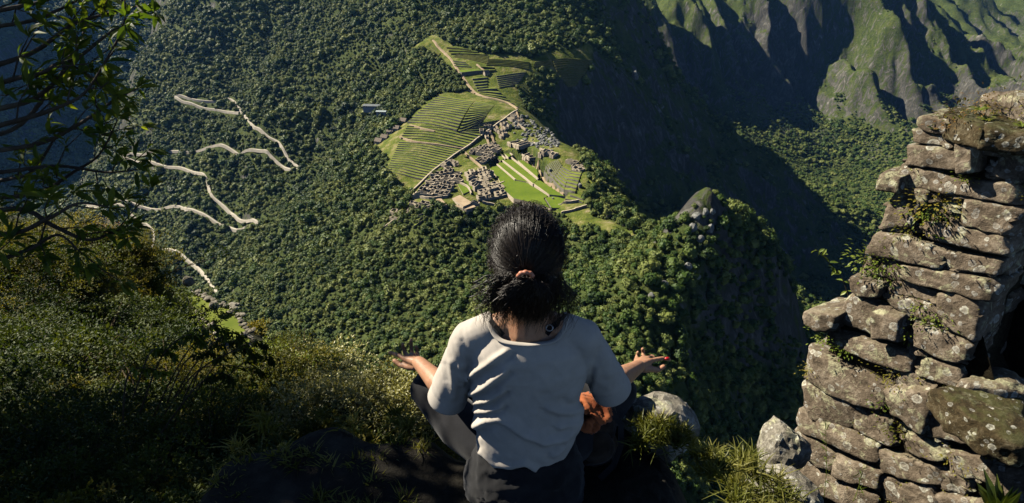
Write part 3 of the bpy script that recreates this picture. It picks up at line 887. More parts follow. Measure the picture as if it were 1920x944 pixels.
sector([(797,350),(852,348),(846,372),(776,380)], 7, 3, 'roofless stone house in the low rows left of the sandy courtyards', GR, .08)
sector([(872,328),(912,318),(934,340),(890,352)], 5, 3, 'roofless stone house between the lone tree and the plaza lawn', GR, .05, hs=1.2)
sector([(892,354),(932,344),(956,366),(900,380)], 5, 3, 'roofless gabled house at the lower edge of the plaza lawn', GR, .05, hs=1.3)
sector([(905,276),(928,262),(940,282),(920,296)], 4, 3, 'roofless house in the upper quarter above the plaza tip', GR, .15)
sector([(880,286),(906,272),(926,296),(908,312)], 4, 4, 'pale roofless house stepping down beside the long stair wall', GR, .1)
sector([(926,244),(950,226),(966,246),(940,262)], 4, 3, 'roofless house in the steep quarter under the quarry boulders', GR, .15)
sector([(952,222),(968,214),(982,228),(966,240)], 3, 2, 'small roofless house beside the top of the diagonal wall', GR, .1)
sector([(960,264),(990,274),(1012,292),(984,296)], 4, 2, 'pale temple ruin between quarry boulders and highest lawn', GR, .1)
sector([(1012,284),(1046,290),(1046,300),(1016,302)], 4, 1, 'tan temple ruin on the top of the pyramid hill', GR, .0)
sector([(1062,300),(1084,306),(1100,326),(1080,322)], 2, 3, 'tan ruin on the cliff edge right of the pyramid hill', GR, .1, hs=.8)
sector([(826,312),(850,300),(862,312),(838,322)], 3, 2, 'small ruin hard against the diagonal wall above the houses', GR, .1)
sector([(775,380),(812,382),(800,400),(762,402)], 5, 2, 'ruined room at the lower left edge of the town', GR, .15, hs=.8)
sector([(846,376),(900,384),(894,396),(842,392)], 5, 1, 'roofless house hard above the forest below the courtyards', GR, .2)
sector([(905,232),(925,236),(918,262),(892,268)], 3, 3, 'small steep ruin just right of the diagonal wall', GR, .25)
sector([(740,396),(770,392),(760,412),(730,418)], 3, 2, 'low crumbling ruin at the forest edge far below the houses', GR, .2, hs=.6)

for uv, lb in [([(806,331),(832,334),(858,330)], 'long pale wall above the tight rows of houses'), ([(798,343),(830,347),(862,344)], 'long pale wall through the tight rows'), ([(788,357),(820,361),(852,358)], 'long pale wall below the tight rows'),
               ([(776,371),(805,374),(840,371)], 'long wall at the lower edge of the tight rows'), ([(872,330),(890,340),(896,352)], 'wall dividing the two blocks of houses'), ([(893,356),(920,352),(945,344)], 'long wall above the gabled houses'),
               ([(896,378),(925,374),(955,367)], 'long wall at the foot of the gabled houses'), ([(860,345),(876,352),(884,366)], 'pale wall beside the small grass courtyard'), ([(770,384),(790,392),(812,388)], 'low terrace wall at the forest edge'), ([(722,428),(745,412),(766,402)], 'ruined wall running down through the overgrown terraces'),
               ([(905,382),(928,386),(950,392)], 'retaining wall between the houses and the forest'), ([(958,226),(972,236),(986,246)], 'short wall under the quarry boulders'), ([(1012,282),(1030,287),(1046,292)], 'pale wall on top of the pyramid hill'),
               ([(1046,388),(1066,382),(1086,379)], 'tall dark faced wall of the upper broad step'), ([(1052,402),(1076,396),(1100,389)], 'tall dark faced wall of the lower broad step')]:
    wall_line('long_ruin_wall', uv, 1.6, 3.4, FS, label=lb, cat='wall', group='long walls among the ruins')
# ------------------------------------------------------------------ thatched huts
def hut(u, v, w, l, rot, label, group=None):
    p = hit(u, v, 400, 1900)
    o = link('thatched_hut', None, loc=(p[0], p[1], tz(p[0], p[1]) + .5)); o.rotation_euler = (0, 0, rot)
    tag(o, label, 'hut', group)
    h = 2.8
    for nm, a, b2, gb in (('long_wall', (-w, -l, 0), (w, -l, 0), 0), ('long_wall', (w, l, 0), (-w, l, 0), 0), ('gable_wall', (-w, l - .5, 0), (-w, -l + .5, 0), l * .95), ('gable_wall', (w, -l + .5, 0), (w, l - .5, 0), l * .95)):
        link(nm, wmesh(nm, a, b2, h, h, .8, doors=2 if gb == 0 and a[0] < 0 else 0, gable=gb), o, FS)
    bm = bmesh.new()
    e = .9
    for sg in (-1, 1):
        q = [(-w - e, sg * (l + e), h - .6), (w + e, sg * (l + e), h - .6), (w + e, 0, h + l * 1.15), (-w - e, 0, h + l * 1.15)]
        vs = [bm.verts.new(c) for c in q] + [bm.verts.new((c[0], c[1], c[2] + .45)) for c in q]
        for f in ((0, 1, 2, 3), (4, 5, 6, 7), (0, 1, 5, 4), (1, 2, 6, 5), (3, 0, 4, 7)): bm.faces.new([vs[i] for i in f])
    bmesh.ops.subdivide_edges(bm, edges=bm.edges, cuts=3, use_grid_fill=True)
    for vv_ in bm.verts: vv_.co.z += random.uniform(-.12, .12)
    bmesh.ops.recalc_face_normals(bm, faces=bm.faces)
    link('thatched_roof', bm_mesh('thatched_roof', bm), o, M['thatch'])
for u, v, w, l, r, lb in [(757,230,6,4,-.5,'thatched hut highest in the row at the field edge'), (744,244,5.5,3.8,-.45,'thatched hut second from the top at the field edge'), (733,250,6,4,-.5,'thatched hut in the middle of the row at the field edge'),
                       (722,261,6,4,-.45,'thatched hut second from the bottom at the field edge'), (711,268,6.5,4.2,-.5,'thatched hut lowest in the row at the field edge')]:
    hut(u, v, w, l, r, lb, 'thatched huts at the edge of the field')
hut(912,140,5,4,.6,'lone thatched hut overlooking the whole ruined town')

# lodge in the forest
def lodge(u, v, w, l, h, rot, label, roofcol):
    p = hit(u, v, 800, 1900)
    o = link('lodge', None, loc=(p[0], p[1], tz(p[0], p[1]) + 6)); o.rotation_euler = (0, 0, rot)
    tag(o, label, 'building', 'modern buildings in the forest')
    def bx(name, x0, x1, y0, y1, z0, z1, mat, par=o):
        bm = bmesh.new(); bmesh.ops.create_cube(bm, size=1)
        for q in bm.verts: q.co = Vector(((x0 + x1) / 2 + q.co.x * (x1 - x0), (y0 + y1) / 2 + q.co.y * (y1 - y0), (z0 + z1) / 2 + q.co.z * (z1 - z0)))
        return link(name, bm_mesh(name, bm), par, mat)
    bx('wall', -w, w, -l, l, -8, h, M['lodge_wall'])
    for k in range(int(w // 2.5)):
        x = -w + 2 + k * 4.6
        if x + 2.4 < w: bx('window', x, x + 2.4, -l - .06, -l + .1, h - 2.6, h - .8, M['dark_glass'])
    bm = bmesh.new()
    q = [(-w - 1, -l - 1, h), (w + 1, -l - 1, h), (w + 1, l + 1, h), (-w - 1, l + 1, h), (-w - 1, 0, h + 1.8), (w + 1, 0, h + 1.8)]
    vs = [bm.verts.new(c) for c in q]
    for f in ((0, 1, 5, 4), (3, 4, 5, 2), (0, 4, 3), (1, 2, 5), (0, 3, 2, 1)): bm.faces.new([vs[i] for i in f])
    bmesh.ops.recalc_face_normals(bm, faces=bm.faces)
    link('roof', bm_mesh('roof', bm), o, roofcol)
M['lodge_wall'] = stone_mat('lodge_wall', (g(0.25), g(0.35), g(0.45)), 0.4)
M['dark_glass'] = new_mat('dark_glass', 0.2, 0.5)[0]; M['dark_glass'].node_tree.nodes['Principled BSDF'].inputs['Base Color'].default_value = (0.02, 0.025, 0.03, 1)
M['grey_roof'] = stone_mat('grey_metal_roof', ((0.10, 0.115, 0.12), (0.15, 0.165, 0.17), (0.2, 0.215, 0.22)), 0.3, rough=0.6)
M['pale_roof'] = stone_mat('pale_metal_roof', ((0.25, 0.30, 0.30), (0.34, 0.4, 0.4), (0.42, 0.48, 0.48)), 0.3, rough=0.6)
lodge(703, 208, 21, 9, 5, -.12, 'long grey roofed lodge standing in the forest', M['grey_roof'])
lodge(716, 218, 9, 4, 3, -.1, 'small pale roofed annex below the grey lodge', M['pale_roof'])

# ------------------------------------------------------------------ quarry boulders
def rock_mesh(name, seed, sub=2, flat=0.75, rough=0.28, facets=7):
    r = np.random.default_rng(seed); bm = bmesh.new()
    bmesh.ops.create_icosphere(bm, subdivisions=sub, radius=1)
    dirs = r.normal(size=(facets, 3)); dirs /= np.linalg.norm(dirs, axis=1)[:, None]; ds = r.uniform(.55, .9, facets)
    for v in bm.verts:
        n = np.array(v.co.normalized()); k = 1.0
        for d, s in zip(dirs, ds):
            c = n @ d
            if c > 1e-3: k = min(k, s / c)
        v.co = Vector(n * k * (1 + r.uniform(-.04, .04))); v.co.z *= flat
    return bm_mesh(name, bm)
BOULD = [rock_mesh('boulder', 300 + k) for k in range(6)]
for m_ in BOULD: m_.materials.append(M['granite'])
QUARRY = [hit(u, v, 500, 1500)[:2] for u, v in [(972,212),(990,220),(1010,238),(1034,250),(1048,272),(1040,286),(1010,284),(985,270),(966,262),(962,240)]]
qx = [p[0] for p in QUARRY]; qy = [p[1] for p in QUARRY]
cnt = 0
while cnt < 230:
    x, y = rng.uniform(min(qx), max(qx)), rng.uniform(min(qy), max(qy))
    if not in_poly(np.array([x]), np.array([y]), QUARRY)[0]: continue
    cnt += 1
    s = rng.uniform(1.0, 3.6)
    o = link('boulder', BOULD[rng.integers(6)], None, loc=(x, y, tz(x, y) + s * .35)); o.scale = (s * rng.uniform(.7, 1.4), s, s * rng.uniform(.8, 1.3)); o.rotation_euler = (rng.uniform(-.5, .5), rng.uniform(-.5, .5), rng.uniform(0, 6))
    tag(o, 'grey granite boulder in the jumbled quarry above the plaza', 'boulder', 'quarry boulders')
for u, v, s, lb in [(1141,408,5,'tall pale rock standing at the right end of the low lawn'), (1088,352,5,'dark rock at the foot of the cliff side terraces'), (1037,378,4,'grey rock below the plaza beside the broad steps'), (1160,418,3.5,'low dark rock at the right end of the lawn'), (1178,446,4,'pale rock at the tip of the last lawn'), (1190,150,14,'rounded rock knob on the shaded western cliff'), (1032,322,4,'grey rock beside the pyramid hill')]:
    p = hit(u, v, 400, 1900)
    o = link('boulder', BOULD[rng.integers(6)], None, loc=(p[0], p[1], p[2] + s * .5)); o.scale = (s * .6, s * .6, s * 1.3)
    tag(o, lb, 'boulder')
for u, v, s in [(1306,408,6),(1298,432,7),(1312,452,6),(1300,478,5),(1322,400,5),(1290,500,5),(1268,520,4.5),(1246,536,5),(1222,556,4),(1335,398,4.5),(1308,520,4),(1330,430,6)]:
    p = hit(u, v, 250, 900); o = link('boulder', BOULD[rng.integers(6)], None, loc=(p[0], p[1], p[2] + s * .1)); o.scale = (s * .7, s * .7, s * 1.1); o.rotation_euler = (rng.uniform(-.3, .3), rng.uniform(-.3, .3), rng.uniform(0, 6))
    tag(o, 'pale craggy outcrop on the lit crest of the pointed peak', 'rock', 'outcrops on the pointed peak')
# scattered trees among the ruins
def town_tree(u, v, s, label):
    p = hit(u, v, 400, 1900)
    t = link('tree', None, loc=(p[0], p[1], tz(p[0], p[1]) + s * 1.1 + 2)); t.scale = (s, s, s)
    tag(t, label, 'tree')
    link('crown', NCR[rng.integers(4)], t); link('trunk', TRUNK, t)
for u, v, s, lb in [(868,294,4.5,'lone tree in the green yard below the diagonal wall'), (972,290,4,'bush like tree beside the pale temple ruins'), (815,330,3.5,'dark round tree beside the diagonal wall'), (1108,372,6,'dark bushy tree on the cliff edge below the pyramid hill'),
                    (1102,392,6,'dark bushy tree left of the last lawn'), (1122,402,6.5,'round tree behind the last lawn'), (1138,410,5,'round tree next to the tall pale rock'), (1112,360,5,'small tree clinging to the cliff edge'), (1168,428,5,'round tree at the right tip of the lawn'), (1180,436,5.5,'last round tree before the dark valley')]:
    town_tree(u, v, s, lb)
# ------------------------------------------------------------------ near ground: summit slope and ledge
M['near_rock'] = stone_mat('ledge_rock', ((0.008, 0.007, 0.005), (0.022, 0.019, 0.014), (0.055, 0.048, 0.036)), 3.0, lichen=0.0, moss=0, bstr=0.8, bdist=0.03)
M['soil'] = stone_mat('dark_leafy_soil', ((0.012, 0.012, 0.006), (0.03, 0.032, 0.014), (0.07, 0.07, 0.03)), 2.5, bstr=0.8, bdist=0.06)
NC = []
for u, v, y in [(250,470,27),(100,470,22),(0,520,18),(350,560,34),(440,640,31),(480,680,28),(640,700,11),(700,720,7),(350,640,29),(300,600,24),(250,560,25),
                (300,720,13),(150,650,15),(400,820,6.5),(500,760,9),(600,760,6.5),(720,760,5.2),(820,760,4.6),(500,850,4.0),(400,930,2.9),(200,900,3.2),(50,800,4.6),(0,900,3.0),(600,850,3.2)]:
    NC.append(PY(u, v, y))
NC += [(-40,30,-16),(-35,12,-10),(-20,0,-4),(-10,-2,-1.5),(-4,0,-1.6),(-2.2,1.0,-2.0),(-2.5,-2,-1.4),(-1.0,2.6,-3.3),(0,3.2,-4.6),(0.6,3.2,-5.0),(1.2,3.4,-5.2),(2.2,3.6,-5.2),(0,6,-9),(3,6,-10),(-1.5,8,-11),(-3,14,-17),(-1,11,-16),(-6,45,-44),(-25,48,-40),(0,20,-30),(5,30,-45),
       (-12,40,-34),(0,-1,-2.4),(2,0,-2.3),(3,-2,-2.2),(4,2,-3.4),(-40,50,-36),(-60,40,-30),(-1.2,1.2,-2.4),(0,1.4,-2.6),(1.5,1.9,-2.5),(1.0,1.85,-2.05),(1.15,1.5,-1.95),(.9,1.2,-1.8),(1.3,1.2,-2.0)]
NCa = np.array(NC)
NWt = tps_fit(NCa[:, :2] / 10, NCa[:, 2], 0.002)
def near_h(x, y):
    x = np.asarray(x, float); y = np.asarray(y, float); X, Y = x.ravel() / 10, y.ravel() / 10
    P = NCa[:, :2] / 10
    d2 = (X[:, None] - P[None, :, 0]) ** 2 + (Y[:, None] - P[None, :, 1]) ** 2
    z = (0.5 * d2 * np.log(d2 + 1e-12)) @ NWt[:len(P)] + NWt[len(P)] + NWt[len(P) + 1] * X + NWt[len(P) + 2] * Y
    z = z.reshape(x.shape)
    return z + 0.5 * fbm(x, y, 5, 4, 12) * sstep(2, 10, np.hypot(x, y)) + 0.08 * fbm(x, y, 0.6, 3, 13)
xs = np.concatenate([np.arange(-60, -12, .8), np.arange(-12, -4, .25), np.arange(-4, 4.5, .1), np.arange(4.5, 9, .4)])
ys = np.concatenate([np.arange(-4, -.5, .4), np.arange(-.5, 7, .1), np.arange(7, 16, .25), np.arange(16, 56, .8)])
nX, nY = np.meshgrid(xs, ys); nZ = near_h(nX, nY)
ii = np.arange(nX.size).reshape(nX.shape)
nF = np.stack([ii[:-1, :-1], ii[:-1, 1:], ii[1:, 1:], ii[1:, :-1]], -1).reshape(-1, 4)
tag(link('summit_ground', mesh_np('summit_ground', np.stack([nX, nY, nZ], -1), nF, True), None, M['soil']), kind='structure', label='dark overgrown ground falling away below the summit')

# ledge the person sits on: a thick faulted slab of rock
def ledge_outline(x):
    return 1.78 - 0.10 * np.abs(x + .1) ** 1.5 + 0.06 * np.sin(x * 7) + 0.05 * np.sin(x * 17 + 1)
lx = np.arange(-1.25, .861, .03); lt = np.linspace(0, 1, 70)
Vl, Fl = [], []
for x in lx:
    ye = float(ledge_outline(x))
    e = max(-x - .95, x - .46, 0) / (.35 if x < 0 else .25)
    for t in lt:
        if t < .7:
            y = -0.6 + (ye + .6) * t / .7; z = -1.54 + 0.10 * float(fbm(np.array([x]), np.array([y * 2]), .35, 4, 95, ridge=True)[0]) * (x > .35) + 0.05 * float(fbm(np.array([x]), np.array([y]), .5, 4, 5)[0]) - (0.25 * max(0, (y - ye + .22) / .22) ** 2 if y > ye - .22 else 0)
        else:
            k = (t - .7) / .3; y = ye + .05 - .45 * k * k + .04 * math.sin(9 * k + x * 5); z = -1.78 - 2.2 * k
        z -= 0.9 * e * e if x < 0 else 0.45 * e * e
        Vl.append((x, y, z))
nt_ = len(lt)
for i in range(len(lx) - 1):
    for j in range(nt_ - 1):
        a = i * nt_ + j; Fl.append((a, a + 1, a + nt_ + 1, a + nt_))
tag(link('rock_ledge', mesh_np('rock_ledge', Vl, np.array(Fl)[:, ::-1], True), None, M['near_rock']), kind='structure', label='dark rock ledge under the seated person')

def rough_rock(name, uvc, y, size, seed, mat, label, sub=4, cat='rock'):
    c = PY(*uvc, y)
    r = np.random.default_rng(seed)
    me = rock_mesh(name, seed, sub, .85, .1, 9)
    co = np.empty(len(me.vertices) * 3, np.float32); me.vertices.foreach_get('co', co); co = co.reshape(-1, 3)
    d = fbm(co[:, 0] * 1 + co[:, 2], co[:, 1] + co[:, 2] * .6, .6, 4, seed) * .10
    co *= (1 + d)[:, None]; co *= np.array(size)
    me.vertices.foreach_set('co', co.ravel()); me.update()
    o = link(name, me, None, mat, c)
    return tag(o, label, cat)
M['pale_rock'] = stone_mat('pale_lichened_rock', ((0.06, 0.055, 0.04), (0.20, 0.18, 0.145), (0.46, 0.43, 0.36)), 6.0, lichen=0.9, bstr=1.0, bdist=0.02)
rough_rock('rock', (1225, 805), 1.62, (.16, .14, .17), 51, M['pale_rock'], 'pale pitted rock rising behind the grass right of the person')
rough_rock('rock', (1468, 845), 2.75, (.15, .16, .34), 56, M['pale_rock'], 'pale upright rock leaning against the foot of the stone wall')
rough_rock('rock', (1465, 930), 2.35, (.22, .2, .16), 58, M['pale_rock'], 'low pale rock below the upright one at the wall foot')
rough_rock('rock', (620, 905), 1.75, (.50, .16, .18), 53, M['near_rock'], 'dark low boulder on the ledge left of the person')

# ------------------------------------------------------------------ the dry stone wall on the right
KW = 1.15
E0 = np.array([2.0 * KW, 2.9 * KW]); DW = np.array([.51, -.86]); DW /= np.linalg.norm(DW); NW = np.array([DW[1], -DW[0]])
if NW[0] > 0: NW = -NW
def on_wall(u, v, off=0.0):
    d = uvdir(u, v); k = ((E0 + NW * off) @ NW) / (d[0] * NW[0] + d[1] * NW[1])
    return np.array([d[0] * k, d[1] * k, d[2] * k])
M['wall_stone'] = stone_mat('lichened_wall_stone', ((0.05, 0.038, 0.026), (0.155, 0.12, 0.085), (0.32, 0.265, 0.20)), 5.0, lichen=0.8, bstr=1.0, bdist=0.03, moss=0.25)
M['wall_core'] = stone_mat('dark_wall_core', ((0.012, 0.010, 0.006), (0.04, 0.032, 0.018), (0.10, 0.08, 0.045)), 12.0, bstr=1.0, bdist=.03)
M['moss'] = stone_mat('mossy_slab', ((0.018, 0.014, 0.007), (0.06, 0.043, 0.02), (0.15, 0.125, 0.08)), 7.0, lichen=.35, bstr=1.0, bdist=0.03, moss=.6)
wall = link('stone_wall', None, loc=(E0[0], E0[1], 0))
tag(wall, 'mossy dry stone wall with lichen spotted blocks at the right edge', 'wall')
def stone(P4, depth, inward, seed, name='stone', mat=None, n=(11, 7, 5), amp=.026, pw=14.0, proud=0.0):
    """a worn block whose outer face is the quad P4 (TL TR BR BL), going `depth` inward"""
    P4 = [np.array(p) for p in P4]; inward = np.array(inward, float)
    r = np.random.default_rng(seed)
    bm = bmesh.new(); bmesh.ops.create_cube(bm, size=2)
    bmesh.ops.subdivide_edges(bm, edges=bm.edges[:], cuts=11, use_grid_fill=True)
    co = np.array([v.co[:] for v in bm.verts])
    nrm = (np.abs(co) ** pw).sum(1) ** (1 / pw); q = co / nrm[:, None]
    for _ in range(9):                       # chipped corners and split faces
        pn = r.normal(size=3); pn[1] = -abs(pn[1]) * .6; pn /= np.linalg.norm(pn); lim_ = np.abs(pn).sum() * r.uniform(.78, .98)
        ex_ = q @ pn - lim_; q = q - np.where(ex_ > 0, ex_, 0)[:, None] * pn
    s, t, w = (q[:, 0] + 1) / 2, (1 - q[:, 2]) / 2, (q[:, 1] + 1) / 2
    P = (P4[0] * ((1 - s) * (1 - t))[:, None] + P4[1] * (s * (1 - t))[:, None] + P4[2] * (s * t)[:, None] + P4[3] * ((1 - s) * t)[:, None])
    P = P + inward * (depth * w - proud)[:, None]
    cen = P.mean(0); dirs = P - cen; L = np.linalg.norm(dirs, axis=1)[:, None] + 1e-9; dirs = dirs / L
    o1 = r.uniform(0, 50, 3)
    nz = fbm(P[:, 0] + P[:, 2] * .7 + o1[0], P[:, 1] - P[:, 2] * .8 + o1[1], .16, 4, seed % 97) + .6 * fbm(P[:, 2] + o1[2], P[:, 0] - P[:, 1], .07, 3, seed % 89) + .5 * fbm(P[:, 2] + o1[1], P[:, 0] + P[:, 1], .25, 2, seed % 83, ridge=True)
    P = P + dirs * (nz * amp)[:, None]
    for v, p in zip(bm.verts, P): v.co = Vector(p - np.array([E0[0], E0[1], 0]))
    bmesh.ops.recalc_face_normals(bm, faces=bm.faces)
    return link(name, bm_mesh(name, bm, True), wall, mat or M['wall_stone'])
INW = np.array([-NW[0], -NW[1], 0])
STONES = [
 ((1738,218),(1851,241),(1844,262),(1734,244),.02),((1719,245),(1813,259),(1810,275),(1721,267),.01),((1711,275),(1810,287),(1805,318),(1701,310),.02),
 ((1808,258),(1837,259),(1841,313),(1811,318),.10),((1848,236),(1925,244),(1925,299),(1845,272),.03),((1880,295),(1930,300),(1930,345),(1856,328),.02),
 ((1663,326),(1698,328),(1696,356),(1659,349),.08),((1698,314),(1808,338),(1805,366),(1692,350),.01),((1809,338),(1919,350),(1910,381),(1804,366),.02),
 ((1687,352),(1737,360),(1732,384),(1678,377),.01),((1739,362),(1800,370),(1797,378),(1736,378),-.02),((1670,380),(1720,386),(1712,420),(1660,426),.02),
 ((1800,374),(1908,394),(1888,441),(1795,420),.02),((1722,384),(1798,382),(1794,412),(1716,410),-.02),((1745,416),(1888,446),(1874,474),(1736,446),.02),
 ((1652,436),(1774,468),(1764,502),(1637,477),.03),((1660,424),(1740,420),(1734,440),(1662,432),-.03),((1777,474),(1874,488),(1863,515),(1772,501),.01),
 ((1628,484),(1700,500),(1690,530),(1617,516),-.02),((1703,498),(1855,528),(1840,559),(1695,522),.03),((1607,520),(1656,535),(1650,558),(1602,550),.05),
 ((1690,528),(1764,552),(1758,568),(1668,548),.0),((1766,553),(1838,566),(1824,632),(1768,605),.02),((1599,556),(1650,573),(1643,624),(1580,600),.02),
 ((1650,576),(1696,592),(1693,632),(1650,625),.09),((1656,552),(1762,574),(1760,604),(1700,592),.0),((1528,580),(1582,584),(1571,617),(1528,604),.10),
 ((1566,620),(1704,664),(1694,697),(1562,652),.02),((1700,606),(1764,612),(1722,640),(1698,630),-.04),((1727,613),(1822,640),(1806,679),(1730,652),.03),
 ((1704,640),(1728,648),(1728,690),(1700,684),-.03),((1734,672),(1802,694),(1794,724),(1729,711),.02),((1522,660),(1657,722),(1648,766),(1518,715),.04),
 ((1658,700),(1726,706),(1728,722),(1664,724),-.03),((1515,722),(1597,756),(1597,797),(1520,782),.02),((1670,730),(1748,724),(1738,805),(1680,780),.05),
 ((1508,774),(1636,830),(1631,860),(1507,806),.03),((1601,766),(1668,790),(1670,838),(1603,806),.01),((1500,812),(1567,850),(1567,886),(1502,852),.02),
 ((1742,768),(1841,801),(1836,831),(1742,814),.03),((1684,794),(1740,812),(1738,826),(1690,812),-.02),((1699,816),(1781,838),(1776,865),(1699,846),.01),
 ((1571,856),(1648,884),(1640,916),(1571,892),.02),((1498,860),(1572,908),(1590,944),(1498,900),.03),((1640,842),(1760,880),(1755,912),(1645,882),.02),
 ((1762,882),(1818,900),(1812,935),(1758,915),.0),((1691,904),(1755,918),(1755,960),(1691,945),.01),((1578,915),(1640,932),(1640,970),(1590,960),.0),
 ((1858,829),(1925,842),(1928,870),(1862,858),.02),((1784,846),(1856,862),(1858,902),(1788,892),.01),((1864,876),(1930,890),(1930,940),(1865,922),.02),
 ((1644,900),(1688,906),(1688,950),(1644,935),-.02),((1760,930),(1860,950),(1860,990),(1760,980),.0),((1745,726),(1800,740),(1795,775),(1745,764),.0)]
for k, (a, b2, c, d, pr) in enumerate(STONES):
    P4 = [on_wall(*q) for q in (a, b2, c, d)]
    cen = sum(P4) / 4
    P4 = [cen + (p - cen) * 1.23 for p in P4]
    stone(P4, .30 + pr, INW, 400 + k, proud=pr)
# small packing stones wedged into the joints
WEDGE = [rock_mesh('wedge_stone', 500 + k, 2, .6) for k in range(4)]
for m_ in WEDGE: m_.materials.append(M['wall_stone'])
for k in range(150):
    a, b2, c, d, pr = STONES[rng.integers(len(STONES))]; e = [(d, c), (d, c), (b2, c), (a, d)][rng.integers(4)]; t = rng.uniform(.03, .97)
    p = on_wall(e[0][0] * (1 - t) + e[1][0] * t, e[0][1] * (1 - t) + e[1][1] * t, -.025) - np.array([E0[0], E0[1], 0])
    o = link('wedge_stone', WEDGE[rng.integers(4)], wall, None, tuple(p)); s = rng.uniform(.018, .045); o.scale = (s * 1.5, s * 1.3, s); o.rotation_euler = (rng.uniform(-.4, .4), rng.uniform(-.4, .4), rng.uniform(0, 6))
# core behind the face (packed earth and rubble)
def prism(name, pts, inward, off, depth, mat, par):
    pts = [np.array(p) + inward * off for p in pts]; n = len(pts)
    V = [p - np.array([E0[0], E0[1], 0]) for p in pts] + [p + inward * depth - np.array([E0[0], E0[1], 0]) for p in pts]
    bm = bmesh.new(); vs = [bm.verts.new(v) for v in V]
    fs = [bm.faces.new(vs[:n]), bm.faces.new(vs[n:][::-1])] + [bm.faces.new((vs[i], vs[(i + 1) % n], vs[n + (i + 1) % n], vs[n + i])) for i in range(n)]
    bmesh.ops.triangulate(bm, faces=fs[:2]); bmesh.ops.recalc_face_normals(bm, faces=bm.faces)
    return link(name, bm_mesh(name, bm), par, mat)
OUT = [(1742,236),(1850,250),(1925,262),(1925,340),(1905,392),(1880,445),(1866,500),(1846,552),(1828,600),(1812,670),(1800,716),(1835,800),(1930,838),(1930,1000),(1520,1000),(1512,860),(1522,780),(1530,700),(1580,640),(1590,590),(1620,540),(1650,470),(1680,400),(1706,330),(1722,280)]
prism('wall_core', [on_wall(*q) for q in OUT], INW, .04, .5, M['wall_core'], wall)
# the end of the pier, turned away from the sun
ER = on_wall(1846, 545); ED = np.array([-NW[0], -NW[1], 0])   # goes away to the right
zt_, zb_ = on_wall(1920, 330)[2] + .20, on_wall(1806, 705)[2] - .45
DW3 = np.array([DW[0], DW[1], 0])
z = zt_; row = 0
while z > zb_ + .05:
    h = rng.uniform(.15, .24); x = 0.06 if row % 2 else .02
    while x < 1.7:
        l = rng.uniform(.28, .52)
        base = np.array([ER[0], ER[1], 0]) + ED * x
        stone([base + [0, 0, z], base + ED * (l - .02) + [0, 0, z + rng.uniform(-.02, .02)], base + ED * (l - .02) + [0, 0, z - h + .015], base + [0, 0, z - h + .015]], .3, -DW3, 600 + row * 10 + int(x * 9), amp=.03, proud=rng.uniform(.0, .04))
        x += l
    z -= h; row += 1
base = np.array([ER[0], ER[1], 0])
prism('wall_core', [base + ED * .05 + [0, 0, zt_], base + ED * 1.7 + [0, 0, zt_], base + ED * 1.7 + [0, 0, zb_ - .3], base + ED * .05 + [0, 0, zb_ - .3]], -DW3, .07, .5, M['wall_core'], wall)
# flat mossy stones: ledge in front of the pier and the cap
def flat_stone(uv, z, th, seed, mat, name):
    P4 = [np.array(PZ(u, v, z)) for u, v in uv]
    return stone(P4, th, np.array([0, 0, -1.0]), seed, name, mat, amp=.045, pw=9)
zl = on_wall(1800, 706)[2]
flat_stone([(1748,716),(1925,728),(1935,842),(1842,806)], zl, .16, 71, M['moss'], 'ledge_stone')
flat_stone([(1790,712),(1870,690),(1935,712),(1925,738)], zl + .03, .12, 72, M['wall_stone'], 'ledge_stone')
zc = on_wall(1780, 222)[2] + .02
flat_stone([(1776,212),(1800,200),(1900,204),(1852,244)], zc, .12, 73, M['moss'], 'cap_stone')
flat_stone([(1848,240),(1880,200),(1990,204),(1990,252)], zc, .12, 74, M['moss'], 'cap_stone')
flat_stone([(1846,176),(1880,170),(1990,178),(1990,204),(1836,192)][:4], zc + .1, .14, 75, M['wall_stone'], 'cap_stone')
# ------------------------------------------------------------------ the seated person
def tube_geo(bm, pts, radii, seg=14, flat=None):
    """swept tapered tube with rounded ends (a closed surface)"""
    pts = [Vector(p) for p in pts]; n = len(pts)
    P, R_ = [pts[0]], [radii[0] * .01]
    T0 = (pts[1] - pts[0]).normalized(); T1 = (pts[-1] - pts[-2]).normalized()
    caps = [(-.95, .31), (-.7, .71), (-.35, .94)]
    P, R_ = [], []
    for a, b2 in caps: P.append(pts[0] + T0 * a * radii[0]); R_.append(radii[0] * b2)
    for p, r_ in zip(pts, radii): P.append(p); R_.append(r_)
    for a, b2 in caps[::-1]: P.append(pts[-1] - T1 * a * radii[-1]); R_.append(radii[-1] * b2)
    rings = []; ref = Vector((0.31, 0.2, 1)).normalized()
    for i, p in enumerate(P):
        t = (P[min(i + 1, len(P) - 1)] - P[max(i - 1, 0)]).normalized()
        x = t.cross(ref)
        if x.length < .05: x = t.cross(Vector((1, 0, 0)))
        x.normalize(); y = t.cross(x).normalized()
        rings.append([bm.verts.new(p + (x * math.cos(a) + y * math.sin(a)) * R_[i]) for a in np.linspace(0, 2 * PI, seg, endpoint=False)])
    for a, b2 in zip(rings, rings[1:]):
        for k in range(seg): bm.faces.new((a[k], a[(k + 1) % seg], b2[(k + 1) % seg], b2[k]))
    bm.faces.new(rings[0][::-1]); bm.faces.new(rings[-1])
def ell_geo(bm, c, r, rot=None, sub=3):
    m_ = Matrix.Translation(c) @ (rot.to_matrix().to_4x4() if rot else Matrix.Identity(4)) @ Matrix.Diagonal((*r, 1))
    bmesh.ops.create_icosphere(bm, subdivisions=sub, radius=1, matrix=m_)
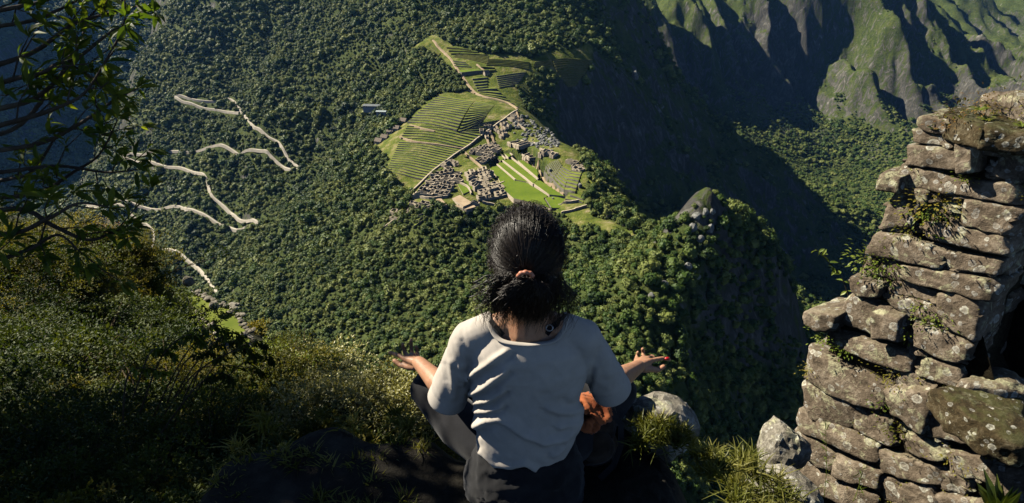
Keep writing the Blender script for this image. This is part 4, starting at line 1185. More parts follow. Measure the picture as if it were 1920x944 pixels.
def loft_geo(bm, rings, seg=40, pw=2.3):
    R_ = []
    for (z, cx, cy, rx, ry) in rings:
        row = []
        for a in np.linspace(0, 2 * PI, seg, endpoint=False):
            c, s = math.cos(a), math.sin(a); k = (abs(c) ** pw + abs(s) ** pw) ** (-1 / pw)
            row.append(bm.verts.new((cx + rx * c * k, cy + ry * s * k, z)))
        R_.append(row)
    for a, b2 in zip(R_, R_[1:]):
        for k in range(seg): bm.faces.new((a[k], a[(k + 1) % seg], b2[(k + 1) % seg], b2[k]))
    bm.faces.new(R_[0][::-1]); bm.faces.new(R_[-1])
def fuse(name, bm, voxel, smooth=4):
    bmesh.ops.recalc_face_normals(bm, faces=bm.faces)
    me = bm_mesh(name, bm); o = bpy.data.objects.new('tmp_' + name, me); COL.objects.link(o)
    r_ = o.modifiers.new('r', 'REMESH'); r_.mode = 'VOXEL'; r_.voxel_size = voxel; r_.use_smooth_shade = True
    if smooth:
        s_ = o.modifiers.new('s', 'SMOOTH'); s_.iterations = smooth; s_.factor = .5
    dg = bpy.context.evaluated_depsgraph_get(); dg.update()
    out = bpy.data.meshes.new_from_object(o.evaluated_get(dg)); out.name = name
    bpy.data.objects.remove(o)
    out.polygons.foreach_set('use_smooth', np.ones(len(out.polygons), dtype=bool))
    return out
def coords(me):
    a = np.empty(len(me.vertices) * 3, np.float32); me.vertices.foreach_get('co', a); return a.reshape(-1, 3).astype(float)
def normals(me):
    a = np.empty(len(me.vertices) * 3, np.float32); me.vertex_normals.foreach_get('vector', a); return a.reshape(-1, 3).astype(float)

CX = .043
person = link('person', None, loc=(0, 0, 0))
tag(person, 'dark haired person in a pale tee shirt seated cross legged with palms up', 'person')
def skin_mat():
    m, nt, b = new_mat('skin', 0.5, 0.35)
    n = noise(nt, 30, 4, .6)
    nt.links.new(ramp(nt, n, [(0.3, (0.33, 0.165, 0.095)), (0.7, (0.43, 0.235, 0.14))]), b.inputs['Base Color'])
    b.inputs['Subsurface Weight'].default_value = 0.12
    b.inputs['Subsurface Radius'].default_value = (0.02, 0.008, 0.004)
    b.inputs['Subsurface Scale'].default_value = 0.5
    bump(nt, b, noise(nt, 500, 3, .6), .15, .002)
    return m
def cloth_mat(name, a, b_, weave=900, rough=.9, bs=.25):
    m, nt, b = new_mat(name, rough, .1)
    n = noise(nt, 14, 5, .6)
    nt.links.new(ramp(nt, n, [(0.35, a), (0.65, b_)]), b.inputs['Base Color'])
    bump(nt, b, noise(nt, weave, 2, .6), bs, .001)
    b.inputs['Sheen Weight'].default_value = .15
    return m
M['skin'] = skin_mat()
M['shirt'] = cloth_mat('pale_cotton', (0.40, 0.36, 0.315), (0.47, 0.425, 0.375))
M['leggings'] = cloth_mat('grey_leggings', (0.013, 0.013, 0.015), (0.022, 0.022, 0.025))
M['black_cloth'] = cloth_mat('black_cloth', (0.012, 0.012, 0.013), (0.022, 0.022, 0.024))
M['orange_cloth'] = cloth_mat('orange_cloth', (0.22, 0.055, 0.022), (0.40, 0.13, 0.05))
M['brown_bag'] = cloth_mat('dark_brown_bag', (0.02, 0.014, 0.010), (0.05, 0.035, 0.025))
hm_, hnt, hb = new_mat('black_hair', .42, .4)
hb.inputs['Base Color'].default_value = (0.016, 0.011, 0.008, 1)
M['hair'] = hm_

SH_L, SH_R = (CX - .163, 1.39, -.962), (CX + .159, 1.39, -.955)
EL_L, EL_R = PY(842, 738, 1.44), PY(1142, 722, 1.44)
WR_L, WR_R = PY(786, 681, 1.61), PY(1196, 688, 1.60)
TORSO = [(-1.36, CX, 1.395, .150, .118), (-1.30, CX, 1.392, .160, .125), (-1.22, CX, 1.388, .163, .120), (-1.12, CX, 1.388, .165, .108),
         (-1.03, CX, 1.390, .172, .114), (-.97, CX, 1.395, .165, .110), (-.93, CX, 1.40, .125, .092), (-.90, CX, 1.402, .085, .058)]
# --- body: head with a face, neck, torso, arms and hands as one continuous surface
bm = bmesh.new()
loft_geo(bm, [(z, cx, cy, rx - .014, ry - .014) for z, cx, cy, rx, ry in TORSO])
tube_geo(bm, [(CX, 1.395, -.78), (CX, 1.39, -.84), (CX, 1.385, -.92)], [.053, .055, .068])
tube_geo(bm, [(CX - .05, 1.39, -.905), (CX - .155, 1.385, -.96)], [.042, .048]); tube_geo(bm, [(CX + .05, 1.39, -.905), (CX + .155, 1.385, -.955)], [.042, .048])
HC = Vector((CX, 1.415, -.695))
ell_geo(bm, HC, (.074, .092, .100)); ell_geo(bm, HC + Vector((0, .035, -.045)), (.058, .062, .075))      # skull, jaw
ell_geo(bm, HC + Vector((0, .098, -.03)), (.012, .018, .020)); ell_geo(bm, HC + Vector((0, .09, -.068)), (.022, .012, .008))   # nose, lips
ell_geo(bm, HC + Vector((0, .085, .02)), (.045, .014, .008)); ell_geo(bm, HC + Vector((0, .083, -.098)), (.02, .014, .014))    # brow, chin
for s in (-1, 1):
    ell_geo(bm, HC + Vector((s * .076, -.002, -.02)), (.010, .018, .030)); ell_geo(bm, HC + Vector((s * .03, .084, .0)), (.013, .009, .010))
for sh, el, wr in ((SH_L, EL_L, WR_L), (SH_R, EL_R, WR_R)):
    mid = [sh[k] * .5 + el[k] * .5 for k in range(3)]; fm = [el[k] * .62 + wr[k] * .38 for k in range(3)]; f2 = [el[k] * .25 + wr[k] * .75 for k in range(3)]
    tube_geo(bm, [sh, mid, el, fm, f2, wr], [.042, .039, .036, .037, .028, .0235], 16)
def hand(bm, wr, knuck, thumb, fingers):
    """palm between the wrist and the knuckle line; each finger a bent chain of its own"""
    wr = Vector(wr); ks = [Vector(k) for k in knuck]
    for k in ks:                                     # palm rays, fused into one pad
        m1 = wr.lerp(k, .45); tube_geo(bm, [wr, m1, k], [.0165, .0145, .0105], 10)
    for a, b2 in zip(ks, ks[1:]):
        tube_geo(bm, [wr.lerp(a, .75), wr.lerp(b2, .75)], [.0115, .0115], 10)
    for ch, r0 in fingers: tube_geo(bm, [Vector(c) for c in ch], list(np.linspace(r0, r0 * .74, len(ch))), 10)
    ch = [Vector(c) for c in thumb]; tube_geo(bm, ch, [.0145, .0118, .0105, .0088][:len(ch)], 10)
# left hand: palm up, three fingers raised, index finger and thumb reaching outward
KL = [PY(757, 672, 1.655), PY(764, 669, 1.675), PY(773, 669, 1.68), PY(783, 670, 1.675)]
hand(bm, WR_L, KL, [PY(778, 688, 1.62), PY(764, 688, 1.635), PY(750, 684, 1.65), PY(740, 677, 1.66)],
     [([KL[0], PY(748, 667, 1.67), PY(739, 664, 1.685), PY(731, 661, 1.695)], .0085), ([KL[1], PY(759, 661, 1.70), PY(756, 653, 1.705), PY(755, 646, 1.70)], .0090),
      ([KL[2], PY(772, 660, 1.705), PY(771, 648, 1.715), PY(771, 638, 1.705)], .0092), ([KL[3], PY(783, 663, 1.695), PY(782, 655, 1.70), PY(780, 650, 1.695)], .0082)])
KR = [PY(1220, 677, 1.645), PY(1214, 673, 1.665), PY(1206, 672, 1.67), PY(1194, 675, 1.665)]
hand(bm, WR_R, KR, [PY(1206, 692, 1.61), PY(1220, 692, 1.62), PY(1233, 694, 1.63), PY(1244, 688, 1.635)],
     [([KR[0], PY(1232, 674, 1.66), PY(1243, 672, 1.67), PY(1255, 675, 1.675)], .0088), ([KR[1], PY(1219, 670, 1.69), PY(1223, 668, 1.695), PY(1226, 670, 1.69)], .0088),
      ([KR[2], PY(1206, 666, 1.695), PY(1206, 660, 1.70), PY(1205, 655, 1.695)], .0092), ([KR[3], PY(1194, 670, 1.685), PY(1195, 666, 1.69), PY(1196, 661, 1.685)], .0084)])
link('body', fuse('body', bm, .0034, 3), person, M['skin'])
bm = bmesh.new(); ell_geo(bm, PY(1251, 673, 1.665), (.010, .006, .007), sub=2)
rn, _, rb = new_mat('red_nail_polish', .2, .6); rb.inputs['Base Color'].default_value = (.45, .01, .012, 1)
link('fingernail', bm_mesh('fingernail', bm, True), person, rn)
for s in (-1, 1):
    bm = bmesh.new(); ell_geo(bm, HC + Vector((s * .03, .089, .0)), (.010, .006, .006), sub=2)
    em, _, eb = new_mat('eye', .2, .5); eb.inputs['Base Color'].default_value = (.05, .03, .02, 1)
    link('eye', bm_mesh('eye', bm, True), person, em)

# --- tee shirt
bm = bmesh.new()
loft_geo(bm, TORSO)
for sh, el, sg in ((SH_L, EL_L, -1), (SH_R, EL_R, 1)):
    tube_geo(bm, [(CX + sg * .055, 1.395, -.918), (CX + sg * .11, 1.392, -.932), sh], [.045, .052, .055], 18)
    mid = [sh[k] * .5 + el[k] * .5 for k in range(3)]
    end = [sh[k] * .14 + el[k] * .86 for k in range(3)]
    tube_geo(bm, [sh, mid, end], [.056, .058, .061], 20)
me = fuse('shirt', bm, .0055, 5)
co = coords(me); nm = normals(me)
dep_ = co[:, 1] * CP + co[:, 2] * SP
pu = 960 + FPX * co[:, 0] / dep_; pv = 472 - FPX * (-co[:, 1] * SP + co[:, 2] * CP) / dep_
def seg_dist(pu, pv, line):
    best = np.full(len(pu), 1e9); side = np.zeros(len(pu))
    for (x1, y1), (x2, y2) in zip(line, line[1:]):
        dx, dy = x2 - x1, y2 - y1; L2 = dx * dx + dy * dy
        t = np.clip(((pu - x1) * dx + (pv - y1) * dy) / L2, 0, 1)
        ex, ey = pu - (x1 + t * dx), pv - (y1 + t * dy); d = np.hypot(ex, ey)
        k = d < best; best[k] = d[k]; side[k] = np.sign(ey)[k]
    return best, side
disp = np.zeros(len(co))
facing = (nm[:, 1] < 0.25)
FOLDS = [([(876,708),(895,697),(915,683),(950,660)], .0095, 6), ([(888,738),(905,728),(922,715),(945,697)], .0105, 6), ([(894,754),(915,750),(942,733)], .010, 5.5),
         ([(896,771),(915,769),(938,762)], .009, 5), ([(897,797),(915,786),(936,783),(960,797),(985,814),(1020,827),(1055,820),(1078,800),(1096,775)], .013, 8),
         ([(1030,764),(1050,772),(1072,772),(1098,758)], .008, 7), ([(1050,800),(1072,792),(1092,770)], .007, 6), ([(1040,850),(1066,832),(1090,805)], .007, 7),
         ([(905,846),(930,868),(960,872),(985,866),(1003,876)], .010, 6), ([(1098,690),(1088,720),(1070,745)], .006, 8), ([(1010,640),(1015,680)], .002, 8), ([(866,640),(880,668),(884,700)], -.007, 5),
         ([(1126,655),(1112,690),(1104,725)], -.007, 5), ([(846,680),(852,715),(850,745)], .005, 7), ([(862,690),(868,720)], .005, 5), ([(1135,670),(1142,700)], .004, 8), ([(958,626),(960,640)], -.003, 4)]
for line, A, sg in FOLDS:
    d, side = seg_dist(pu, pv, line)
    A *= 1.35 if A > 0 else .6
    disp += A * np.exp(-(d / sg) ** 2) * facing - .45 * A * np.exp(-((d - sg * 1.9) / (sg * .9)) ** 2) * facing * (side > 0)
disp += .0032 * fbm(co[:, 0] + co[:, 2] * .5, co[:, 2] - co[:, 1], .05, 3, 77, ridge=True) + .003 * fbm(co[:, 0] - co[:, 2], co[:, 1], .15, 2, 78)
co2 = co + nm * disp[:, None]
# scoop of the neckline: an opening right through to the skin
eln = (np.abs(co[:, 0] - CX) / .108) ** 2.5 + (np.abs(co[:, 1] - 1.405) / .090) ** 2.5
hole = (eln < 1) & (co[:, 2] > -1.0)
bm = bmesh.new(); bm.from_mesh(me)
bm.verts.ensure_lookup_table()
for v, c in zip(bm.verts, co2): v.co = Vector(c)
cuff = []
dele = [v for v, h_ in zip(bm.verts, hole) if h_]
bmesh.ops.delete(bm, geom=dele, context='VERTS')
me = bm_mesh('shirt', bm, True)
shirt = link('shirt', me, person, M['shirt'])
so = shirt.modifiers.new('thickness', 'SOLIDIFY'); so.thickness = .003; so.offset = -1
# collar band: the top surface of the cloth sampled on the rim
from mathutils.bvhtree import BVHTree
bmt = bmesh.new(); bmt.from_mesh(me); bvh = BVHTree.FromBMesh(bmt); bmt.free()
rim = []
for a in np.linspace(0, 2 * PI, 72, endpoint=False):
    kk = (abs(math.cos(a)) ** 2.5 + abs(math.sin(a)) ** 2.5) ** (-1 / 2.5); x, y = CX + .114 * math.cos(a) * kk, 1.405 + .096 * math.sin(a) * kk
    hit_ = bvh.ray_cast(Vector((x, y, 0)), Vector((0, 0, -1)))
    z = hit_[0].z if hit_[0] and hit_[0].z > -1.02 else -.95
    rim.append([x, y, z])
rim = np.array(rim); 
for _ in range(6): rim[:, 2] = (np.roll(rim[:, 2], 1) + rim[:, 2] * 2 + np.roll(rim[:, 2], -1)) / 4
bm = bmesh.new(); rings = []
for i in range(len(rim)):
    c = Vector(rim[i]); out = Vector((rim[i][0] - CX, rim[i][1] - 1.405, 0)).normalized()
    t = (Vector(rim[(i + 1) % len(rim)]) - Vector(rim[i - 1])).normalized(); up = t.cross(out).normalized()
    if up.z < 0: up = -up
    rings.append([bm.verts.new(c + out * (.0085 * math.cos(b_)) + up * (.0035 * math.sin(b_)) + Vector((0, 0, .003)) - out * .003) for b_ in np.linspace(0, 2 * PI, 10, endpoint=False)])
for i in range(len(rings)):
    a, b2 = rings[i], rings[(i + 1) % len(rings)]
    for k in range(10): bm.faces.new((a[k], a[(k + 1) % 10], b2[(k + 1) % 10], b2[k]))
bmesh.ops.recalc_face_normals(bm, faces=bm.faces)
link('collar', bm_mesh('collar', bm, True), shirt, M['shirt'])
# hems of the sleeves
for sh, el in ((SH_L, EL_L), (SH_R, EL_R)):
    d = (Vector(el) - Vector(sh)).normalized(); c = Vector(sh).lerp(Vector(el), .97)
    bm = bmesh.new()
    x = d.cross(Vector((0, 1, 0))).normalized(); y = d.cross(x)
    prof = [(-.065, .0540), (-.040, .0585), (-.014, .0612), (.0, .0625), (.012, .0632), (.022, .0635), (.024, .0615), (.022, .058), (-.030, .052)]
    rs = [[bm.verts.new(c + d * (a + .012) + (x * math.cos(t) + y * math.sin(t)) * r_) for t in np.linspace(0, 2 * PI, 32, endpoint=False)] for a, r_ in prof]
    for a, b2 in zip(rs, rs[1:]):
        for k in range(32): bm.faces.new((a[k], a[(k + 1) % 32], b2[(k + 1) % 32], b2[k]))
    link('sleeve_hem', bm_mesh('sleeve_hem', bm, True), shirt, M['shirt'])

# --- black straps under the collar
def strap(name, pts, w, mat, par=person, th=.003):
    pts = [Vector(p) for p in pts]; bm = bmesh.new(); rs = []
    for i, p in enumerate(pts):
        t = (pts[min(i + 1, len(pts) - 1)] - pts[max(i - 1, 0)]).normalized(); nrm = Vector((0, -.6, .8)); s = t.cross(nrm).normalized()
        rs.append([bm.verts.new(p + s * a + nrm * b_) for a, b_ in ((-w, 0), (w, 0), (w, th), (-w, th))])
    for a, b2 in zip(rs, rs[1:]):
        for k in range(4): bm.faces.new((a[k], a[(k + 1) % 4], b2[(k + 1) % 4], b2[k]))
    bm.faces.new(rs[0]); bm.faces.new(rs[-1]); bmesh.ops.recalc_face_normals(bm, faces=bm.faces)
    return link(name, bm_mesh(name, bm), par, mat)
bmt = bmesh.new(); bmt.from_mesh([c for c in person.children if c.name.startswith('body')][0].data); bodyb = BVHTree.FromBMesh(bmt); bmt.free()
def on_body(u, v, lift=.004):
    d = Vector(uvdir(u, v)).normalized(); h_ = bodyb.ray_cast(Vector((0, 0, 0)), d)
    return (h_[0] + Vector((0, -.6, .8)) * lift) if h_[0] else Vector(PY(u, v, 1.3))
strap('bra_strap', [on_body(u, v) for u, v in ((916,596),(921,604),(928,613),(936,622),(944,630))], .0065, M['black_cloth'])
st = strap('bra_strap', [on_body(u, v) for u, v in ((1060,590),(1052,600),(1043,609),(1032,618),(1024,628))], .0085, M['black_cloth'])
bk = on_body(1030, 617, .008); bm = bmesh.new(); rs = []
for a in np.linspace(0, 2 * PI, 20, endpoint=False):
    c = bk + Vector((.0095 * math.cos(a), 0, 0)) + Vector((0, .5, .85)) * .0085 * math.sin(a)
    rs.append([bm.verts.new(c + Vector((.0018 * math.cos(b_) * math.cos(a), -.0018 * math.sin(b_), .0018 * math.cos(b_) * math.sin(a)))) for b_ in np.linspace(0, 2 * PI, 6, endpoint=False)])
for i in range(20):
    for k in range(6): bm.faces.new((rs[i][k], rs[i][(k + 1) % 6], rs[(i + 1) % 20][(k + 1) % 6], rs[(i + 1) % 20][k]))
mm, _, mb = new_mat('metal_ring', .3, .5); mb.inputs['Metallic'].default_value = 1; mb.inputs['Base Color'].default_value = (.4, .4, .42, 1)
link('strap_ring', bm_mesh('strap_ring', bm, True), st, mm)

# --- leggings: crossed legs
bm = bmesh.new()
ell_geo(bm, (CX, 1.41, -1.40), (.165, .135, .125))
KNL, KNR = (-.305, 1.64, -1.35), (.385, 1.63, -1.35)
tube_geo(bm, [(CX - .08, 1.42, -1.42), (CX - .22, 1.52, -1.40), KNL], [.095, .085, .062], 18); tube_geo(bm, [(CX + .08, 1.42, -1.42), (CX + .22, 1.52, -1.40), KNR], [.095, .085, .062], 18)
tube_geo(bm, [KNL, (-.15, 1.72, -1.43), (.10, 1.70, -1.47)], [.060, .052, .036], 16); tube_geo(bm, [KNR, (.24, 1.74, -1.43), (-.02, 1.76, -1.47)], [.060, .052, .036], 16)
link('leggings', fuse('leggings', bm, .008, 4), person, M['leggings'])
for s, p in ((1, (.13, 1.69, -1.47)), (-1, (-.05, 1.76, -1.47))):
    bm = bmesh.new(); tube_geo(bm, [p, (p[0] + s * .07, p[1], p[2] - .01), (p[0] + s * .15, p[1] + .01, p[2] - .015)], [.035, .04, .03], 14)
    link('shoe', fuse('shoe', bm, .006, 3), person, M['black_cloth'])
# dark jacket tied round the hips
bm = bmesh.new()
loft_geo(bm, [(-1.52, CX, 1.38, .20, .165), (-1.45, CX, 1.385, .19, .155), (-1.38, CX, 1.39, .168, .135), (-1.345, CX, 1.392, .150, .120)])
me = fuse('hip_jacket', bm, .008, 2); co = coords(me); nm = normals(me)
co += nm * (.010 * fbm(co[:, 0], co[:, 2] + co[:, 1], .06, 3, 5, ridge=True))[:, None]; me.vertices.foreach_set('co', co.astype(np.float32).ravel())
link('hip_jacket', me, person, M['black_cloth'])

# --- hair: dark mass under thousands of strands, drawn into a tie at the back
RX, RY, RZ = .094, .108, .124
HC2 = Vector((CX - .001, 1.412, -.690))
bm = bmesh.new()
ell_geo(bm, HC2 + Vector((0, -.014, .012)), (RX * .96, RY * .9, RZ * .92)); TIE = Vector(PY(985, 519, 1.287))
ell_geo(bm, Vector(PY(993, 556, 1.325)), (.060, .042, .078)); ell_geo(bm, Vector(PY(1000, 535, 1.345)), (.070, .05, .06))
me = fuse('hair', bm, .006, 3); co = coords(me)
bm = bmesh.new(); bm.from_mesh(me); bmesh.ops.delete(bm, geom=[v for v in bm.verts if v.co.y > HC2.y + .045 and v.co.z < HC2.z + .045], context='VERTS')
hair = link('hair', bm_mesh('hair', bm, True), person, M['hair'])
hr = np.random.default_rng(5)
strands = []
tn = np.array([(TIE.x - HC2.x) / RX, (TIE.y - HC2.y) / RY, (TIE.z - HC2.z) / RZ]); tn /= np.linalg.norm(tn)
while len(strands) < 3800:
    n = hr.normal(size=3); n /= np.linalg.norm(n)
    if n[2] < -.55 or (n[1] > .45 and n[2] < .35): continue
    lay = hr.uniform(.93, 1.06) + (.05 * hr.random() if hr.random() < .12 else 0)
    path = []; wig = hr.normal(size=3) * .035; ph = hr.uniform(0, 6)
    ang = math.acos(np.clip(n @ tn, -1, 1))
    for t in np.linspace(0, 1, 10):
        q = (np.sin((1 - t) * ang) * n + np.sin(t * ang) * tn) / (math.sin(ang) + 1e-6)
        q = q + wig * math.sin(t * 3.1) + .02 * np.array([math.sin(t * 9 + ph), math.cos(t * 8 + ph), math.sin(t * 7 + ph * 2)]) * (1 - t)
        q = q / np.linalg.norm(q)
        k = lay * (1 - .05 * t ** 4) + .012
        path.append([HC2.x + q[0] * RX * k, HC2.y + q[1] * RY * k, HC2.z + q[2] * RZ * k])
    strands.append(path)
for _ in range(2300):                                   # tail below the tie and nape hair
    a = hr.uniform(0, 6.28); r0 = math.sqrt(hr.random())
    s0 = np.array(TIE) + [.020 * r0 * math.cos(a), .006, -.006 + .010 * r0 * math.sin(a)]
    if hr.random() < .5: s0 = np.array(PY(hr.uniform(925, 1052), hr.uniform(505, 545), 1.315))
    ln = hr.uniform(.05, .150); side = (s0[0] - CX) * .35 + r0 * math.cos(a) * .05 + hr.normal() * .012
    ph = hr.uniform(0, 6); cr = hr.uniform(.002, .009); path = []
    for t in np.linspace(0, 1, 9):
        path.append([s0[0] + side * math.sin(t * 1.5) * (1 if t < .6 else 1 - (t - .6) * .9) + cr * math.sin(t * 12 + ph), s0[1] - .020 * math.sin(t * 3) * r0 + .02 * t - .018 + cr * math.cos(t * 11 + ph), s0[2] - ln * t + .012 * math.sin(t * 3) * r0])
    strands.append(path)
for _ in range(900):                                    # loose frizz round the outline
    n = hr.normal(size=3); n[1] *= .4; n /= np.linalg.norm(n)
    if n[2] < -.7: continue
    q0 = np.array([HC2.x + n[0] * RX, HC2.y + n[1] * RY, HC2.z + n[2] * RZ]); tang = np.cross(n, hr.normal(size=3)); tang /= np.linalg.norm(tang)
    ph = hr.uniform(0, 6); L = hr.uniform(.012, .04); path = []
    for t in np.linspace(0, 1, 7): path.append(q0 + tang * L * t + n * (.016 * math.sin(t * 2.6)) + .004 * np.array([math.sin(t * 9 + ph), 0, math.cos(t * 9 + ph)]))
    strands.append(path)
V, F = [], []
for path in strands:
    P = np.array(path); T = np.gradient(P, axis=0); T /= np.linalg.norm(T, axis=1)[:, None] + 1e-9
    ref = np.array([.3, .5, .8]); X = np.cross(T, ref); X /= np.linalg.norm(X, axis=1)[:, None] + 1e-9; Y = np.cross(T, X)
    r_ = .00072 * hr.uniform(.6, 1.25)
    base_ = len(V)
    for i in range(len(P)):
        rr = r_ * (1 - .7 * (i / (len(P) - 1)) ** 3)
        for a in (0, 2.094, 4.189): V.append(P[i] + (X[i] * math.cos(a) + Y[i] * math.sin(a)) * rr)
    for i in range(len(P) - 1):
        for k in range(3):
            a = base_ + 3 * i; F.append((a + k, a + (k + 1) % 3, a + 3 + (k + 1) % 3, a + 3 + k))
tag(link('hair_strands', mesh_np('hair_strands', V, F, True), hair, M['hair']), kind='stuff')
bm = bmesh.new(); rs = []
tc = TIE + Vector((0, -.010, .006))
for a in np.linspace(-.25, PI + .25, 26):
    c = tc + Vector((.0175 * math.cos(a), -.004 * math.sin(a), .0135 * math.sin(a)))
    rr = .0060 + .0009 * math.sin(a * 9)
    o_ = Vector((math.cos(a), 0, math.sin(a)))
    rs.append([bm.verts.new(c + o_ * rr * math.cos(b_) + Vector((0, rr * math.sin(b_), 0))) for b_ in np.linspace(0, 2 * PI, 9, endpoint=False)])
for a, b2 in zip(rs, rs[1:]):
    for k in range(9): bm.faces.new((a[k], a[(k + 1) % 9], b2[(k + 1) % 9], b2[k]))
bm.faces.new(rs[0]); bm.faces.new(rs[-1]); bmesh.ops.recalc_face_normals(bm, faces=bm.faces)
tm, _, tb = new_mat('copper_hair_tie', .45, .5); tb.inputs['Base Color'].default_value = (.42, .17, .10, 1)
link('hair_tie', bm_mesh('hair_tie', bm, True), hair, tm)

# --- backpack beside the hip
bag = link('backpack', None, loc=(.27, 1.50, -1.52)); tag(bag, 'small dark backpack with orange cloth spilling out, on the ledge beside the right hip', 'backpack')
def bag_part(name, geo_fn, mat, vox=.006, am=.008, sc=.05, par=bag):
    bm = bmesh.new(); geo_fn(bm); me = fuse(name, bm, vox, 2); co = coords(me); nm = normals(me)
    co += nm * (am * fbm(co[:, 0] + co[:, 1], co[:, 2] - co[:, 1], sc, 3, 15, ridge=True))[:, None]
    me.vertices.foreach_set('co', co.astype(np.float32).ravel()); return link(name, me, par, mat)
bag_part('bag_body', lambda b_: (ell_geo(b_, (0, 0, .13), (.085, .06, .13)), ell_geo(b_, (.0, .0, .05), (.095, .075, .07))), M['brown_bag'])
bag_part('front_pocket', lambda b_: ell_geo(b_, (.015, -.062, .09), (.055, .028, .07)), M['brown_bag'], am=.004)
bag_part('orange_cloth', lambda b_: (ell_geo(b_, (-.035, -.02, .245), (.050, .038, .020)), ell_geo(b_, (.015, -.045, .225), (.035, .030, .028)), ell_geo(b_, (-.02, -.065, .19), (.030, .018, .035))), M['orange_cloth'], am=.016, sc=.028, vox=.004)
strap('bag_strap', [(.05, -.05, .24), (.085, -.06, .19), (.09, -.07, .11), (.07, -.08, .03), (.02, -.12, .012)], .010, M['black_cloth'], bag, .004)
# ------------------------------------------------------------------ near vegetation
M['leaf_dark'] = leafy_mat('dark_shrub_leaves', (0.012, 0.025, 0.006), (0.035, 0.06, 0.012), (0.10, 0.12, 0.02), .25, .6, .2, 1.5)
M['leaf_olive'] = leafy_mat('olive_shrub_leaves', (0.03, 0.04, 0.006), (0.105, 0.11, 0.012), (0.24, 0.20, 0.035), .3, .6, .2, 2.0)
M['leaf_silver'] = leafy_mat('silvery_shrub_leaves', (0.07, 0.07, 0.02), (0.24, 0.23, 0.06), (0.44, 0.42, 0.18), .2, .4, .5, 3.0)
M['leaf_tree'] = leafy_mat('glossy_tree_leaves', (0.02, 0.04, 0.006), (0.055, 0.095, 0.012), (0.16, 0.19, 0.02), .5, .55, .3, 2.0)
M['leaf_bright'] = leafy_mat('bright_fern_leaves', (0.05, 0.08, 0.010), (0.12, 0.17, 0.02), (0.22, 0.27, 0.04), .35, .45, .4, 4.0)
M['leaf_red'] = leafy_mat('russet_shrub_leaves', (0.06, 0.03, 0.01), (0.16, 0.08, 0.02), (0.26, 0.17, 0.05), .3, .5, .3, 3.0)
M['grass_blade'] = leafy_mat('grass_blades', (0.04, 0.05, 0.008), (0.12, 0.13, 0.02), (0.26, 0.24, 0.07), .3, .5, .3, 6.0)
M['stem'] = stone_mat('plant_stem', ((0.05, 0.035, 0.02), (0.12, 0.09, 0.05), (0.24, 0.19, 0.11)), 6.0, coord='object')
vr = np.random.default_rng(33)
def unit(v): return v / (np.linalg.norm(v) + 1e-9)
def leaf_into(V, F, p, d, up, L, w, curl=.25):
    """one leaf: pointed blade of four segments folded along its midrib"""
    d = unit(d); s = unit(np.cross(d, up)); n = np.cross(s, d); i = len(V)
    prof = [(0, .0, 0), (.28, .85, .02), (.6, 1.0, -.02), (1.0, 0, -curl)]
    a = p; V.append(a)
    for t, ww, z in prof[1:3]:
        c = p + d * L * t + n * L * (z - curl * t * t * .3)
        V.append(c - s * w * ww * .5 + n * w * .15); V.append(c); V.append(c + s * w * ww * .5 + n * w * .15)
    V.append(p + d * L + n * L * -curl)
    F += [(i, i + 1, i + 2, i + 2), (i, i + 2, i + 3, i + 3), (i + 1, i + 4, i + 5, i + 2), (i + 2, i + 5, i + 6, i + 3), (i + 4, i + 7, i + 5, i + 5), (i + 5, i + 7, i + 6, i + 6)]
def clean(F): return F
def mesh_mixed(name, V, F, smooth=False):
    bm = bmesh.new(); vs = [bm.verts.new(tuple(v)) for v in V]
    for f in F:
        f = list(dict.fromkeys(f))
        try: bm.faces.new([vs[i] for i in f])
        except ValueError: pass
    return bm_mesh(name, bm, smooth)
def mesh_tri(name, V, F):
    T = []
    for f in F:
        T.append((f[0], f[1], f[2]))
        if f[3] != f[2]: T.append((f[0], f[2], f[3]))
    return mesh_np(name, V, T)
def bush_meshes(seed, n, R, L, w, squash=.8, tuft=4, spread=.9):
    r = np.random.default_rng(seed); V, F = [], []; SV, SF = [], []
    cent = r.normal(size=(7, 3)) * R * .42; cent[:, 2] = np.abs(cent[:, 2]) * .8 + R * .15
    for k in range(n // tuft):
        c = cent[r.integers(7)]; d = unit(r.normal(size=3)); d[2] = abs(d[2]) * .9 - .15
        p = c + d * R * .55 * r.uniform(.55, 1.05); p[2] *= squash
        for j in range(tuft):
            dd = unit(d * .7 + r.normal(size=3) * spread * .6 + [0, 0, .25])
            leaf_into(V, F, p + r.normal(size=3) * L * .4, dd, unit(r.normal(size=3) * .6 + [0, 0, 1]), L * r.uniform(.6, 1.25), w * r.uniform(.7, 1.2))
    bm = bmesh.new()
    for k in range(14):
        c = cent[r.integers(7)] + r.normal(size=3) * R * .25; c[2] = abs(c[2]) * squash
        mid = c * .5 + r.normal(size=3) * R * .06
        tube_geo(bm, [(0, 0, -.25 * R), tuple(mid), tuple(c)], [R * .022, R * .014, R * .006], 5)
    return mesh_tri('foliage', V, F), bm_mesh('stems', bm)
def make_kind(seed, n, R, L, w, mat, **k):
    f, s = bush_meshes(seed, n, R, L, w, **k); f.materials.append(M[mat]); s.materials.append(M['stem']); return f, s
KIND = {'dark': [make_kind(900 + i, 1500, 1.0, .075, .035, 'leaf_dark') for i in range(3)],
        'olive': [make_kind(910 + i, 1500, 1.0, .07, .028, 'leaf_olive', squash=.9) for i in range(3)],
        'silver': [make_kind(920 + i, 1900, 1.0, .066, .034, 'leaf_silver', squash=.8) for i in range(2)],
        'bright': [make_kind(930 + i, 1100, 1.0, .08, .032, 'leaf_bright') for i in range(2)],
        'red': [make_kind(940, 1100, 1.0, .06, .03, 'leaf_red')]}
